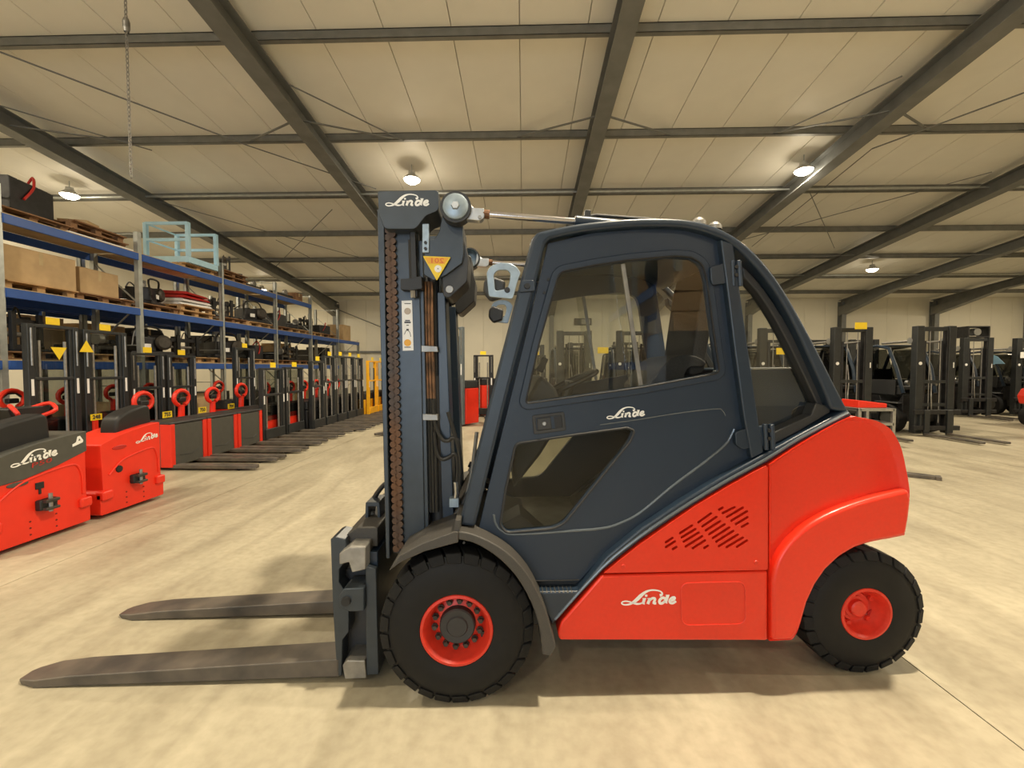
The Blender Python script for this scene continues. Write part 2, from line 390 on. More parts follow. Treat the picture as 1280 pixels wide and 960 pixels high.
tag(m.build('wall_front', 'wall'), 'front wall with an open gate behind the photographer', kind='structure')

# ceiling lamps
lamp0 = None
def ceiling_lamp(x, y, label):
    global lamp0
    z = zroof(y) - .42
    if lamp0 is None:
        t = empty('ceiling_lamp')
        h = MB(); h.lathe([(0.03, .21), (.05, .22), (.10, .17), (.16, .10), (.24, .09), (.24, 0)], (0, 0, 0), 'Z', 20); h.build('housing', 'lamp_body', t, smooth=True)
        MB().lathe([(-.07, 0), (-.06, .12), (.0, .20), (.03, .21)], (0, 0, 0), 'Z', 20).build('lens', 'lens', t)
        MB().tube([(0, 0, .24), (0, 0, .44)], .012, 6).build('suspension_rod', 'galv', t)
        lamp0 = t
    else: t = copy_tree(lamp0)
    t.location = (x, y, z); tag(t, label, 'lamp', 'round high-bay ceiling lamps')
    k = {1.9: .9 if x != 2 else 2.0, -7: .6, 20.5: .45}.get(y if y not in (19.1, 21.7) else 20.5, 1.0)
    l = bpy.data.lights.new('lamp_light', 'AREA'); l.shape = 'DISK'; l.size = .3; l.energy = LAMP_W * k; l.color = LAMP_COL
    o = bpy.data.objects.new('lamp_light', l); o.location = (0, 0, -.09); COL.objects.link(o); o.parent = t
    l = bpy.data.lights.new('lamp_glow', 'POINT'); l.shadow_soft_size = .16; l.energy = LAMP_UP * k; l.color = LAMP_COL
    o = bpy.data.objects.new('lamp_glow', l); o.location = (0, 0, -.26); COL.objects.link(o); o.parent = t
for x, y, lb in [(-2.96, 11.5, 'round warm ceiling lamp shining above the top of the mast'), (7.05, 11.3, 'round warm ceiling lamp beside the large diagonal rafter, upper right'), (-12.9, 12.1, 'round warm ceiling lamp above the left end of the racking'),
                 (14.9, 19.1, 'small far ceiling lamp between the rafters on the right'), (-13.3, 21.7, 'small far ceiling lamp just over the top rack beam')]:
    ceiling_lamp(x, y, lb)
rows_ = {20.5: 'far row, hidden behind the truck', 11.4: 'same row as the lamp by the mast', 1.9: 'row above the truck, out of view', -7: 'row behind the photographer'}
for x, y in [(-3, 20.5), (7, 20.5), (17, 11.4), (25, 11.4), (25, 20.5), (-13, 1.9), (-6.5, 1.9), (2, 1.9), (10.5, 1.9), (17, 1.9), (-13, -7), (-3, -7), (7, -7), (17, -7)]:
    ceiling_lamp(x, y, f'ceiling lamp, {rows_[y]}, {dict([(-13, "left"), (-3, "centre left"), (7, "centre right"), (-6.5, "left of the truck"), (2, "over the truck"), (10.5, "right of the truck"), (17, "right"), (25, "far right")])[x]}')

# ------------------------------------------------------------------ the forklift in front (local x to its rear, y away from the camera, z up)
TA = R(3.3); TORG = Vector((-.321, 1.992, 0)); TN = Vector((-math.sin(TA), math.cos(TA), 0))
T = tag(empty('forklift', TORG, TA), 'large red and charcoal forklift truck with closed cab in the foreground', 'forklift')
W = 1.22
def P(px, py, v):
    d = hit(px, py, TN, TN.dot(TORG) + v) - TORG
    return (d.x * math.cos(TA) + d.y * math.sin(TA), d.z)
def PP(pts, v): return [P(x, y, v) for x, y in pts]
def P3(px, py, v): q = P(px, py, v); return (q[0], v, q[1])
def part(m, name, mt, bevel=0, parent=T, **k): return m.build(name, mt, parent, bevel=bevel, **k)

# wheels: tyre with lugs, rim, hub, nuts
def wheel(u, v0, Rr, w, rimr, lugs, name, near=True, dish=.06, rear=False):
    s = 1 if near else -1; cz = Rr
    def y(t): return v0 + s * t
    m = MB(); b = Rr - .020
    m.lathe([(y(.035), rimr - .004), (y(.006), rimr + .012), (y(.0), rimr + .05), (y(.004), b - .07), (y(.014), b - .03), (y(.03), b), (y(w - .03), b), (y(w - .01), b - .03), (y(w), rimr + .03), (y(w - .03), rimr)], (u, 0, cz), 'Y', 56)
    ty = part(m, name, 'rubber_side', smooth=True, ang=45)
    tr = MB()
    for k in range(lugs):
        a = 2 * math.pi * k / lugs
        for side in (0, 1):
            aa = a + (math.pi / lugs if side else 0); h = math.pi / lugs * .87
            t0, t1 = (.004, w * .50) if side == 0 else (w * .50, w - .004)
            vsx = []
            for ang, sk in ((aa - h, -.1), (aa + h, -.1)):
                for t, r in ((t0 + (.002 if side == 0 else 0), b - (.028 if side == 0 else .02)), (t0 + (.022 if side == 0 else 0), Rr - .003), (t1 - (0 if side == 0 else .022), Rr - (0 if side == 0 else .003)), (t1 - (0 if side == 0 else .002), b - (.02 if side == 0 else .028))):
                    an = ang + (t - w / 2) * (.9 if side == 0 else -.9)
                    vsx.append((u + r * math.cos(an), y(t), cz + r * math.sin(an)))
            tr.add(vsx, [(0, 1, 2, 3), (7, 6, 5, 4), (0, 4, 5, 1), (1, 5, 6, 2), (2, 6, 7, 3), (0, 3, 7, 4)])
    tag(part(tr, 'tread_blocks', 'rubber', .004, ty, seg=1), kind='stuff')
    m = MB(); m.lathe([(y(.012), rimr + .012), (y(.004), rimr + .008), (y(.002), rimr - .004), (y(.02), rimr - .016), (y(dish), rimr - .030), (y(dish + .012), rimr - .045), (y(dish), rimr * .60), (y(dish), 0)], (u, 0, cz), 'Y', 48)
    part(m, 'rim', 'red_rim', parent=ty, smooth=True, ang=40)
    if not rear:
        m = MB(); m.lathe([(y(dish), .088), (y(dish - .03), .086), (y(dish - .036), .080), (y(dish - .034), .052), (y(dish - .040), .046), (y(dish - .040), 0)], (u, 0, cz), 'Y', 40); part(m, 'hub', 'plastic_dark', parent=ty, smooth=True, ang=30)
        for k in range(14):
            a = 2 * math.pi * (k + .3) / 14; c = (u + .113 * math.cos(a), 0, cz + .113 * math.sin(a))
            m = MB(); m.lathe([(y(dish), .017), (y(dish - .006), .017), (y(dish - .006), .013), (y(dish - .020), .012), (y(dish - .020), 0)], c, 'Y', 6); part(m, 'wheel_nut', 'greasy', parent=ty)
        m = MB(); m.lathe([(y(dish), .016), (y(dish - .012), .015), (y(dish - .012), 0)], (u + .139 * math.cos(-.42), 0, cz + .139 * math.sin(-.42)), 'Y', 12); part(m, 'valve', 'black', parent=ty)
    else:
        m = MB(); m.lathe([(y(dish), .060), (y(dish - .008), .060), (y(dish - .010), .045), (y(dish - .03), .043), (y(dish - .036), .035), (y(dish - .036), 0)], (u, 0, cz), 'Y', 32); part(m, 'hub', 'red_rim', parent=ty, smooth=True, ang=30)
        for k in range(5):
            a = 2 * math.pi * k / 5 + .5; c = (u + .094 * math.cos(a), 0, cz + .094 * math.sin(a))
            m = MB(); m.lathe([(y(dish), .016), (y(dish - .014), .014), (y(dish - .014), 0)], c, 'Y', 6); part(m, 'wheel_nut', 'red_rim', parent=ty)
        m = MB().prism(round_poly([(u + .085, cz - .075), (u + .115, cz - .05), (u + .10, cz - .015), (u + .07, cz - .04)], .008), y(dish - .001), y(dish + .004)); part(m, 'rim_slot', 'red_deep', parent=ty)
    return ty
wheel(.002, 0, .372, .23, .164, 26, 'front_tyre', dish=.075)
wheel(.002, W, .372, .23, .164, 26, 'front_tyre', near=False, dish=.075)
wheel(2.128, .145, .332, .25, .128, 24, 'rear_tyre', dish=.085, rear=True)
wheel(2.128, W - .145, .332, .25, .128, 24, 'rear_tyre', near=False, dish=.085, rear=True)
part(MB().tube([(.002, .2, .372), (.002, W - .2, .372)], .085, 14), 'front_axle', 'black')
part(MB().tube([(2.128, .3, .332), (2.128, W - .3, .332)], .07, 14), 'rear_axle', 'black')

# chassis between the panels
m = MB(); m.prism([(.34, .30), (1.60, .28), (1.66, .98), (1.3, 1.0), (.9, .80), (.45, .55)], .16, W - .16); part(m, 'chassis', 'plastic_dark', .01)
m = MB(); m.prism([(-.22, .40), (.30, .34), (.36, .72), (-.14, .80)], .27, W - .27); part(m, 'front_chassis', 'plastic_dark', .01)
# red side panels
def both(fn, *a, **k):
    fn(False); fn(True)
def my(v, far): return W - v if far else v
VP_ = .045
lowp = PP([(697, 792), (702, 777), (752, 719.5), (960, 714), (960, 801), (700, 800.5)], VP_)
upp = PP([(755, 716.5), (775, 700), (800, 680.5), (835, 656), (870, 632), (910, 608), (942, 590), (958, 582), (960, 585), (960, 711), (958, 712.5)], VP_)
def slot(x0, y0, x1, y1, w=3.1):
    s = 1 / 2.8225; a = Vector((580 + x0 * s, 460 + y0 * s)); b = Vector((580 + x1 * s, 460 + y1 * s)); d = (b - a).normalized(); n = Vector((-d.y, d.x)) * w / 2; e = d * (w * .35)
    return PP([tuple(a + n), tuple(a - e), tuple(a - n), tuple(b - n), tuple(b + e), tuple(b + n)], VP_)
SLOTS = [(899, 501, 914, 492), (912, 513, 956, 491), (927, 527, 986, 492), (942, 540, 1000, 505), (958, 552, 1002, 526), (979, 562, 1003, 548), (826, 546, 873, 512), (840, 560, 892, 525), (852, 574, 905, 540), (864, 588, 921, 551), (877, 601, 938, 562), (889, 614, 952, 574), (898, 630, 968, 587), (926, 633, 985, 598), (962, 632, 1000, 608),
         (761, 584, 806, 555), (767, 599, 818, 568), (774, 614, 830, 580), (781, 631, 842, 593), (806, 637, 852, 608), (847, 636, 862, 627), (711, 616, 737, 599), (712, 633, 746, 611), (736, 640, 751, 631)]
for far in (False, True):
    a, b = (VP_, .16) if not far else (W - .16, W - VP_)
    part(MB().prism(lowp, a, b), 'lower_side_panel', 'red', .010, seg=3)
    part(MB().prism(upp, a, b, holes=[slot(*s) for s in SLOTS] if not far else ()), 'engine_side_panel', 'red', .0018 if not far else .01, seg=2)
part(MB().prism(PP([(825, 700), (825, 660), (925, 612), (948, 612), (948, 700)], .08), .085, .09), 'vent_backing', 'black')
# the faint inset lid on the lower panel: a groove all round
lid = round_poly(PP([(851, 729), (931, 727), (932, 780), (852, 782)], VP_ - .001), .045, 6)
g = smooth_path([(p[0], VP_ - .0005, p[1]) for p in lid] + [(lid[0][0], VP_ - .0005, lid[0][1])], 1)
part(MB().tube(g, .0032, 6, caps=False), 'service_lid_seam', 'red_rim')
for px, py in ((779, 708), (945, 703)):
    c = P(px, py, VP_); part(MB().lathe([(VP_ - .004, 0), (VP_ - .004, .009), (VP_ + .002, .012)], (c[0], 0, c[1]), 'Y', 12), 'panel_screw', 'red_rim')
def logo(cx, cy, v, wpx, tilt_px, parent, name='lettering'):
    a = P(cx - wpx / 2, cy + tilt_px / 2, v); b = P(cx + wpx / 2, cy - tilt_px / 2, v); w = math.hypot(b[0] - a[0], b[1] - a[1]); an = math.atan2(b[1] - a[1], b[0] - a[0]); c = ((a[0] + b[0]) / 2, (a[1] + b[1]) / 2)
    m = logo_mb(w); m.xf(lambda p: Vector((c[0] + p.x * math.cos(an) - p.z * math.sin(an), v, c[1] + p.x * math.sin(an) + p.z * math.cos(an))))
    return part(m, name, 'white', parent=parent, fixn=False)
logo(810.5, 746.5, VP_ - .002, 68, 3, T)

# counterweight: sections across the truck, rounded in plan at the rear
CW = [(962, 581), (990, 562), (1030, 538), (1063, 521.5), (1078, 522.5), (1096, 526), (1112, 535), (1121, 547), (1128, 563), (1133, 586), (1136.5, 606), (1137.5, 622), (1135, 645), (1131, 669), (1112, 673), (1090, 677), (1068, 684), (1048, 696), (1031, 712), (1018, 731), (1008, 753), (1001, 778), (996, 792), (990, 800), (962, 801.5)]
q0 = smooth_path(PP(CW, .04)[:14], 2) + smooth_path(PP(CW, .04)[13:24], 2)[1:] + PP(CW, .04)[24:]
u_rear = max(p[0] for p in q0)
def sect(v, grow, ins, ctr=(1.9, .75)):
    out = offset_poly(q0, -ins) if ins else list(q0); res = []
    for p in out:
        k = max(0, min(1, (p[0] - 1.78) / (u_rear - 1.78))); res.append((p[0] + grow * k * k * (1 if p[1] > .62 else .6), v, p[1]))
    return res
secs = [sect(.066, -.012, .022), sect(.050, -.003, .008), sect(.042, 0, 0)]
for v, g_ in ((.07, .028), (.12, .065), (.20, .11), (.32, .15), (.46, .175), (.61, .18)): secs.append(sect(v, g_, 0))
secs += [[(p[0], W - p[1], p[2]) for p in s] for s in secs[-2::-1]]
m = MB(); n = len(q0); m.v = [p for s in secs for p in s]
for i in range(len(secs) - 1):
    for j in range(n): m.f.append((i * n + j, i * n + (j + 1) % n, (i + 1) * n + (j + 1) % n, (i + 1) * n + j))
m.f.append(tuple(range(n))); m.f.append(tuple((len(secs) - 1) * n + j for j in range(n - 1, -1, -1)))
part(m, 'counterweight', 'red', smooth=True, ang=38)
# raised wheel-arch flare below the crease, both sides
FL = [(964, 800), (964, 726), (969, 704), (980, 684), (999, 664), (1022, 648), (1050, 635), (1082, 624), (1112, 616), (1134, 611), (1137.3, 624), (1135, 645), (1131, 668.5), (1112, 672.5), (1090, 676.5), (1068, 683.5), (1048, 695.5), (1031, 711.5), (1018, 730.5), (1008, 752.5), (1001, 777), (995, 791), (989, 799)]
fl = PP(FL, .03); flc = smooth_path(fl[1:10], 3); fl = [fl[0]] + flc + fl[10:]
for far in (False, True):
    o = part(MB().prism(fl, my(.020, far), my(.10, far)), 'wheel_arch_flare', 'red', .018, seg=4)
part(MB().box(1.545, 1.556, .085, W - .085, .29, 1.0), 'panel_gap', 'seam')

# trim bar along the diagonal between cab and red panels, and step below the door
TRo = [(667, 738), (690, 779), (700, 768), (752, 713), (800, 674), (850, 640), (905, 606), (958, 577), (1000, 551), (1063, 519), (1056, 511), (1000, 541), (955, 566), (900, 596), (850, 626), (800, 659), (757, 694), (722, 737)]
for far in (False, True):
    part(MB().prism(PP(TRo, .07), my(.055, far), my(.19, far)), 'side_sill', 'paint_dark', .010, seg=3)
    part(MB().tube([P3(x, y, .055) if not far else (P(x, y, .055)[0], W - .055, P(x, y, .055)[1]) for x, y in smooth_path([(694, 774), (752, 710), (800, 670.5), (850, 636.5), (905, 602.5), (958, 573.5), (1000, 547.5), (1060, 516)], 3)], .007, 8), 'sill_bead', 'paint_highlight')
part(MB().prism(PP([(600, 668), (640, 688), (668, 735), (690, 776), (722, 737), (760, 697), (720, 700), (650, 640)], .16), .125, .3), 'step_plate', 'plastic_dark', .006)
for x, y, r in ((686, 758, .026), (692, 769, .014)):
    c = P(x, y, .08); part(MB().lathe([(.085, r * .7), (.075, r), (.06, r), (.058, r * .85), (.058, 0)], (c[0], 0, c[1]), 'Y', 16), 'step_bolt', 'black')
m = MB()
for i in range(9):
    q = P(672 + i * 5.2, 739.5, .055); m.prism([(q[0], q[1] - .006), (q[0] + .010, q[1] - .006), (q[0] + .005, q[1] + .008)], .055, .10)
part(m, 'step_teeth', 'steel_dull')

# door leaf with two window openings
VD = .10
door = PP([(598, 663), (606, 628), (640, 490), (664, 392), (685, 304), (740, 291), (800, 286), (840, 286), (880, 291), (902, 301), (910, 350), (922, 450), (932, 520), (942, 571), (900, 594), (850, 622), (800, 656), (757, 691), (724, 727), (664, 727), (645, 696), (620, 675)], VD)
winU = round_poly(PP([(699.5, 342), (745, 333), (785, 327), (842, 322), (862, 323.5), (876, 331), (881, 350), (889, 410), (897, 465), (800, 483), (658, 503), (675, 430)], VD), [.03, 0, 0, 0, .01, .03, .01, 0, .02, 0, .015, 0], 4)
winL = round_poly(PP([(646, 556), (720, 545), (783, 536.5), (791, 539), (786, 551), (704, 653), (690, 659), (633, 664), (627, 655), (634, 610)], VD), [.02, 0, 0, .01, .012, .04, .02, .02, .01, 0], 4)
hrec = PP([(666, 520), (704, 515.5), (706.5, 537), (668, 542)], VD)
for far in (False, True):
    a, b = (VD, VD + .035) if not far else (W - VD - .035, W - VD)
    D = part(MB().prism(door, a, b, holes=[winU, winL]), 'cab_door', 'paint_door', .007, seg=3)
    ring = lambda w, o1, y0, y1: MB().ring(offset_poly(w, o1), offset_poly(w, .002), my(y0, far), my(y1, far))
    part(ring(winU, .038, VD - .012, VD + .01), 'window_surround', 'paint_door', .009, D, seg=3)
    part(ring(winU, .010, VD - .014, VD + .03), 'window_seal', 'black', .003, D)
    part(ring(winL, .013, VD - .007, VD + .01), 'window_seal', 'plastic_dark', .005, D, seg=2)
    part(MB().prism(offset_poly(winL, .004), my(VD + .014, far), my(VD + .019, far)), 'lower_window_pane', 'glass_low', 0, D)
    wu = offset_poly(winU, .004); xm = P(783, 400, VD)[0]
    def clip(poly, x, keep_left):
        out = []
        for i in range(len(poly)):
            p, q = poly[i], poly[(i + 1) % len(poly)]; pin = (p[0] <= x) == keep_left; qin = (q[0] <= x) == keep_left
            if pin: out.append(p)
            if pin != qin: t = (x - p[0]) / (q[0] - p[0]); out.append((x, p[1] + t * (q[1] - p[1])))
        return out
    sh = lambda poly, k: [(p[0] - k * (p[1] - 1.8), p[1]) for p in poly]     # the sliding edge leans with the pillar
    un = lambda poly, k: [(p[0] + k * (p[1] - 1.8), p[1]) for p in poly]
    k_ = -.15
    part(MB().prism(un(clip(sh(wu, k_), xm + .02, True), k_), my(VD + .020, far), my(VD + .025, far)), 'sliding_pane', 'glass', 0, D)
    part(MB().prism(un(clip(sh(wu, k_), xm - .02, False), k_), my(VD + .010, far), my(VD + .015, far)), 'fixed_pane', 'glass', 0, D)
    a0 = P(779.5, 329, VD); a1 = P(802, 482, VD); y_ = my(VD + .017, far)
    part(MB().bar((a0[0], y_, a0[1]), (a1[0], y_, a1[1]), .022, .014, up=(0, 1, 0)), 'sliding_edge', 'steel_dull', .002, D)
    if not far: DN = D
# embossed moulding line round the lower door
for pts in ([(617, 643), (619.5, 655), (628, 664), (642, 668), (700, 664.5), (752, 660.5), (775, 654), (800, 641), (840, 608), (880, 578), (906, 556), (915, 542), (917.5, 536)],):
    pth = [P3(x, y, VD - .001) for x, y in smooth_path(pts, 4)]; part(MB().tube(pth, .0065, 8), 'door_moulding', 'paint_highlight', 0, DN, smooth=True)
pth = [P3(x, y, VD - .0005) for x, y in smooth_path([(750, 531), (800, 524), (850, 516), (895, 511), (903, 513), (907, 520)], 4)]; part(MB().tube(pth, .003, 6), 'door_moulding', 'paint_highlight', 0, DN, smooth=True)
part(MB().tube([P3(666, 726, VD - .001), P3(724, 725, VD - .001)], .004, 6), 'door_lower_edge', 'black', 0, DN)
h = part(MB().prism(offset_poly(round_poly(hrec, .008), .004), VD - .006, VD + .01, holes=[round_poly(offset_poly(hrec, -.012), .006)]), 'handle_frame', 'plastic_dark', .003, DN)
part(MB().prism(PP([(671, 523.5), (688, 521), (690, 536), (672, 538)], VD), VD - .006, VD + .01), 'door_handle', 'plastic_dark', .004, DN)
part(MB().prism(PP([(692, 521), (702, 519.5), (703.5, 534), (694, 535.5)], VD), VD - .001, VD + .01), 'handle_recess', 'black', 0, DN)
c = P(680, 529.5, VD); part(MB().lathe([(VD - .012, 0), (VD - .012, .008), (VD - .004, .012), (VD, .012)], (c[0], 0, c[1]), 'Y', 16), 'lock', 'steel', 0, DN)
for x, y in ((685.5, 349.5), (680.5, 366)):
    c = P(x, y, VD); part(MB().lathe([(VD - .006, 0), (VD - .006, .008), (VD, .008)], (c[0], 0, c[1]), 'Y', 10), 'door_screw', 'black', 0, DN)
logo(781.5, 515.5, VD - .002, 47, 5, DN)
for sx in ([(886, 334), (905, 329), (917, 327), (917, 353), (890, 357), (887, 352)], [(917, 540), (934, 534), (958, 531), (958, 556), (926, 561), (918, 555)]):
    hg = part(MB().prism(round_poly(PP(sx, .085), .012), .070, .10), 'door_hinge', 'paint_dark', .005, DN, seg=3)
    x1 = max(p[0] for p in sx); y0 = min(p[1] for p in sx); y1 = max(p[1] for p in sx)
    for dx, r in ((-2.5, .012), (5.5, .014)):
        a = P(x1 + dx, y0 - 1, .07); b = P(x1 + dx + 2, y1 + 1, .07); part(MB().tube([(a[0], .068, a[1]), (b[0], .068, b[1])], r, 10), 'hinge_pin', 'paint_dark', .002, hg)
    for k in range(2):
        a = P(x1 + 3, y0 + 7 + k * 10, .06); part(MB().lathe([(.052, 0), (.052, .009), (.06, .01)], (a[0], 0, a[1]), 'Y', 8), 'hinge_screw', 'black', 0, hg)

# overhead guard: near and far hoop, posts
VG = .075
HO = [(573, 655), (582, 622), (610, 508), (640, 392), (664, 300), (671, 291.5), (715, 282), (760, 276.5), (800, 274), (845, 274.5), (875, 279), (900, 288), (925, 303), (950, 326), (975, 359), (1000, 402), (1022, 444), (1042, 484), (1059, 516)]
HI = [(1036, 512), (1026, 487), (1008, 447), (990, 408), (970, 372), (950, 344), (930, 322), (912, 306), (896, 297.5), (872, 289.5), (845, 285), (800, 284.5), (762, 287), (720, 292.5), (688, 299.5), (681.5, 305), (664, 378), (636, 486), (604, 616), (594, 657)]
ho = smooth_path(PP(HO[:5], VG), 2)[:-1] + smooth_path(PP(HO[4:6], VG), 2)[:-1] + smooth_path(PP(HO[5:], VG), 3)
hi = smooth_path(PP(HI[:15], VG), 3)[:-1] + PP(HI[14:16], VG) + smooth_path(PP(HI[16:], VG), 2)
hoop = ho + hi
for far in (False, True):
    part(MB().prism(hoop, my(VG - .02, far), my(VG + .09, far)), 'guard_hoop', 'paint_dark', .016, seg=4)
    inner = PP([(1040, 507), (1028, 478), (1008, 441), (985, 398), (962, 363), (944, 341), (932, 331), (934, 345), (952, 364), (974, 398), (996, 440), (1014, 478), (1026, 504), (1029, 515)], VG)
    part(MB().prism(smooth_path(inner[:7], 2) + smooth_path(inner[7:], 2), my(VG + .03, far), my(VG + .10, far)), 'rear_window_frame', 'plastic_dark', .006, seg=2)
    part(MB().prism(PP([(899, 300), (915, 305), (920, 340), (934, 440), (944, 510), (953, 565), (938, 573), (928, 520), (917, 440), (907, 360)], VG), my(VG - .012, far), my(VG + .05, far)), 'door_post', 'paint_dark', .007, seg=3)
    part(MB().prism(PP([(953, 549), (985, 533), (1016, 519), (1022, 504), (1040, 508), (1040, 516), (1000, 540), (953, 564)], VG), my(VG + .01, far), my(VG + .08, far)), 'rear_window_frame', 'plastic_dark', .006, seg=2)
roofp = [q for q in smooth_path(PP(HO[5:13], VG), 3)]
m = MB(); low = [(p[0], p[1] - .05) for p in roofp][::-1]; m.prism([(p[0], p[1] - .006) for p in roofp] + low, VG + .06, W - VG - .06); part(m, 'roof_panel', 'paint_dark', .008)
for px, py in ((893, 283.5), (873, 278)):
    c = P(px, py, .16); part(MB().lathe([(0, .035), (.02, .034), (.035, .02), (.038, 0)], (c[0], .16, c[1] - .015), 'Z', 14), 'roof_knob', 'steel_dull', smooth=True)
# quarter window pane, engine hood with its dark opening
part(MB().prism(PP([(928, 325), (955, 352), (992, 414), (1020, 480), (1030, 514), (952, 556)], VG), VG + .07, VG + .075), 'quarter_window_pane', 'glass')
hood = PP([(922, 460.5), (1012, 459), (1030, 480), (1045, 512), (1000, 545), (930, 580)], .20)
part(MB().prism(hood, .20, W - .2), 'engine_hood', 'paint_dark', .012, seg=3)
part(MB().tube([P3(940, 461, .197), P3(1011, 460, .197)], .004, 6), 'hood_edge', 'steel', 0)
part(MB().prism(round_poly(PP([(990, 513), (1000, 507), (1024, 507), (1022, 517), (995, 529), (989, 524)], .196), .012), .192, .21), 'hood_opening', 'black')

# interior
st = part(MB().prism(smooth_path(PP([(806, 484), (822, 462), (836, 448), (852, 443.5), (868, 446), (879, 453), (874, 459), (860, 459), (853, 466), (852, 480), (858, 540), (815, 545)], .42), 2), .38, .84), 'seat', 'seat_fabric', .02, seg=3)
part(MB().prism(PP([(780, 520), (850, 505), (860, 540), (785, 545)], .42), .36, .86), 'seat_cushion', 'seat_fabric', .03, st, seg=3)
part(MB().prism(round_poly(PP([(852, 470), (870, 466), (892, 320), (880, 316), (868, 360)], .5), .03), .40, .82), 'backrest', 'seat_fabric', .03, st, seg=3)
c = P(713, 478, .55); pts = []
for k in range(25):
    a = 2 * math.pi * k / 24; pts.append((c[0] + .17 * math.cos(a) * .9, .55 + .17 * math.sin(a), c[1] + .17 * math.cos(a) * .40))
sw = part(MB().tube(pts, .014, 8), 'steering_wheel', 'black', smooth=True)
part(MB().tube([(c[0] - .1, .55, c[1] - .30), (c[0], .55, c[1])], .03, 10).tube([pts[0], pts[12]], .012, 6).tube([pts[6], pts[18]], .012, 6), 'steering_column', 'plastic_dark', 0, sw)
part(MB().prism(PP([(640, 520), (672, 468), (690, 484), (700, 515), (672, 560), (640, 600)], .5), .3, .95), 'dashboard', 'plastic_dark', .02)
part(MB().prism(PP([(670, 462), (678, 446), (685, 449), (678, 466)], .75), .72, .80), 'display', 'plastic_dark', .006)
part(MB().box(.1, .95, .14, W - .14, .66, .69), 'cab_floor', 'cab_mat')
part(MB().prism(PP([(588, 612), (660, 345), (664, 345), (594, 612)], .2), .17, W - .17), 'windscreen', 'glass')
part(MB().tube([P3(640, 472, .62), P3(622, 505, .6), P3(600, 560, .55), P3(588, 590, .5)], [.008, .012, .014, .018], 8), 'wiper_arm', 'plastic_dark')
part(MB().tube([P3(586, 580, .5), P3(610, 590, .5)], .018, 8), 'wiper_motor', 'black')
# front cowl with hoses
part(MB().prism(PP([(560, 652), (590, 604), (604, 612), (594, 662)], .3), .26, W - .26), 'front_cowl', 'fender', .01)
part(MB().tube([P3(x, y, .34) for x, y in smooth_path([(598, 575), (590, 610), (579, 636), (572, 655)], 3)], .016, 8), 'red_hose', 'red_deep', smooth=True)
part(MB().tube([P3(x, y, .30) for x, y in smooth_path([(596, 540), (588, 600), (575, 640), (565, 655)], 3)], .010, 8), 'cable', 'steel_dull', smooth=True)

# fenders over the front wheels
FT = [(573, 674.5), (590, 678), (608, 687), (626, 700), (644, 719), (658, 741), (669, 766), (675, 790), (678, 818), (688, 820), (695, 808), (690, 790), (684, 768), (674, 743), (660, 718), (642, 697), (622, 682), (600, 671), (585, 666), (573, 664)]
for far in (False, True):
    f = PP(FT, -.01); fo = smooth_path(f[:9], 2) + smooth_path(f[9:], 2)
    F = part(MB().prism(fo, my(-.012, far), my(.27, far)), 'fender', 'fender', .006, seg=2)
    # forward mudguard sheet, falling to the front
    q = PP([(486, 714), (500, 703.5), (530, 689.5), (573, 678), (573, 665), (568, 664.5), (528, 679), (499, 694.5)], -.01)
    part(MB().prism(q, my(-.012, far), my(.30, far)), 'mudguard', 'fender', .004, F)
    if not far:
        c = P(580, 678, -.01); part(MB().lathe([(-.016, 0), (-.016, .006), (-.01, .006)], (c[0], 0, c[1]), 'Y', 8), 'fender_screw', 'black', 0, F)
        part(MB().prism(PP([(567, 664), (575, 664), (576, 650), (569, 650)], .0), .0, .22), 'fender_joint', 'fender', .003, F)

# mirrors on their loop brackets
def mirror(far):
    lo = PP([(608, 341), (613, 333), (624, 328.5), (637, 329), (645, 333), (651, 341), (647, 352), (641, 374), (611, 371)], .05); hl = PP([(617, 343), (622, 338), (634, 337.5), (638, 342), (637, 352), (634, 361), (619, 364)], .05)
    B = part(MB().prism(round_poly(lo, .012, 3), my(.045, far), my(.06, far), holes=[round_poly(hl, .012, 3)]), 'mirror_bracket', 'steel_cool', .003, seg=2)
    m = MB().prism(round_poly(PP([(605, 352), (612, 345), (632, 352), (630, 372), (613, 377), (604, 366)], .10), .015), my(.075, far), my(.13, far)); part(m, 'mirror', 'plastic_dark', .012, B, seg=3)
    c = P(634, 362.5, .045); part(MB().lathe([(my(.036, far), 0), (my(.036, far), .012), (my(.045, far), .014)], (c[0], 0, c[1]), 'Y', 12), 'mirror_bolt', 'black', 0, B)
mirror(False); mirror(True)
part(MB().prism(round_poly(PP([(651, 351), (667, 350), (669, 364), (649, 366)], .05), .01), .042, .07), 'mirror_clamp', 'paint_dark', .005)
c = P(659, 357.5, .04); part(MB().lathe([(.034, 0), (.034, .013), (.043, .015)], (c[0], 0, c[1]), 'Y', 14), 'clamp_bolt', 'black')

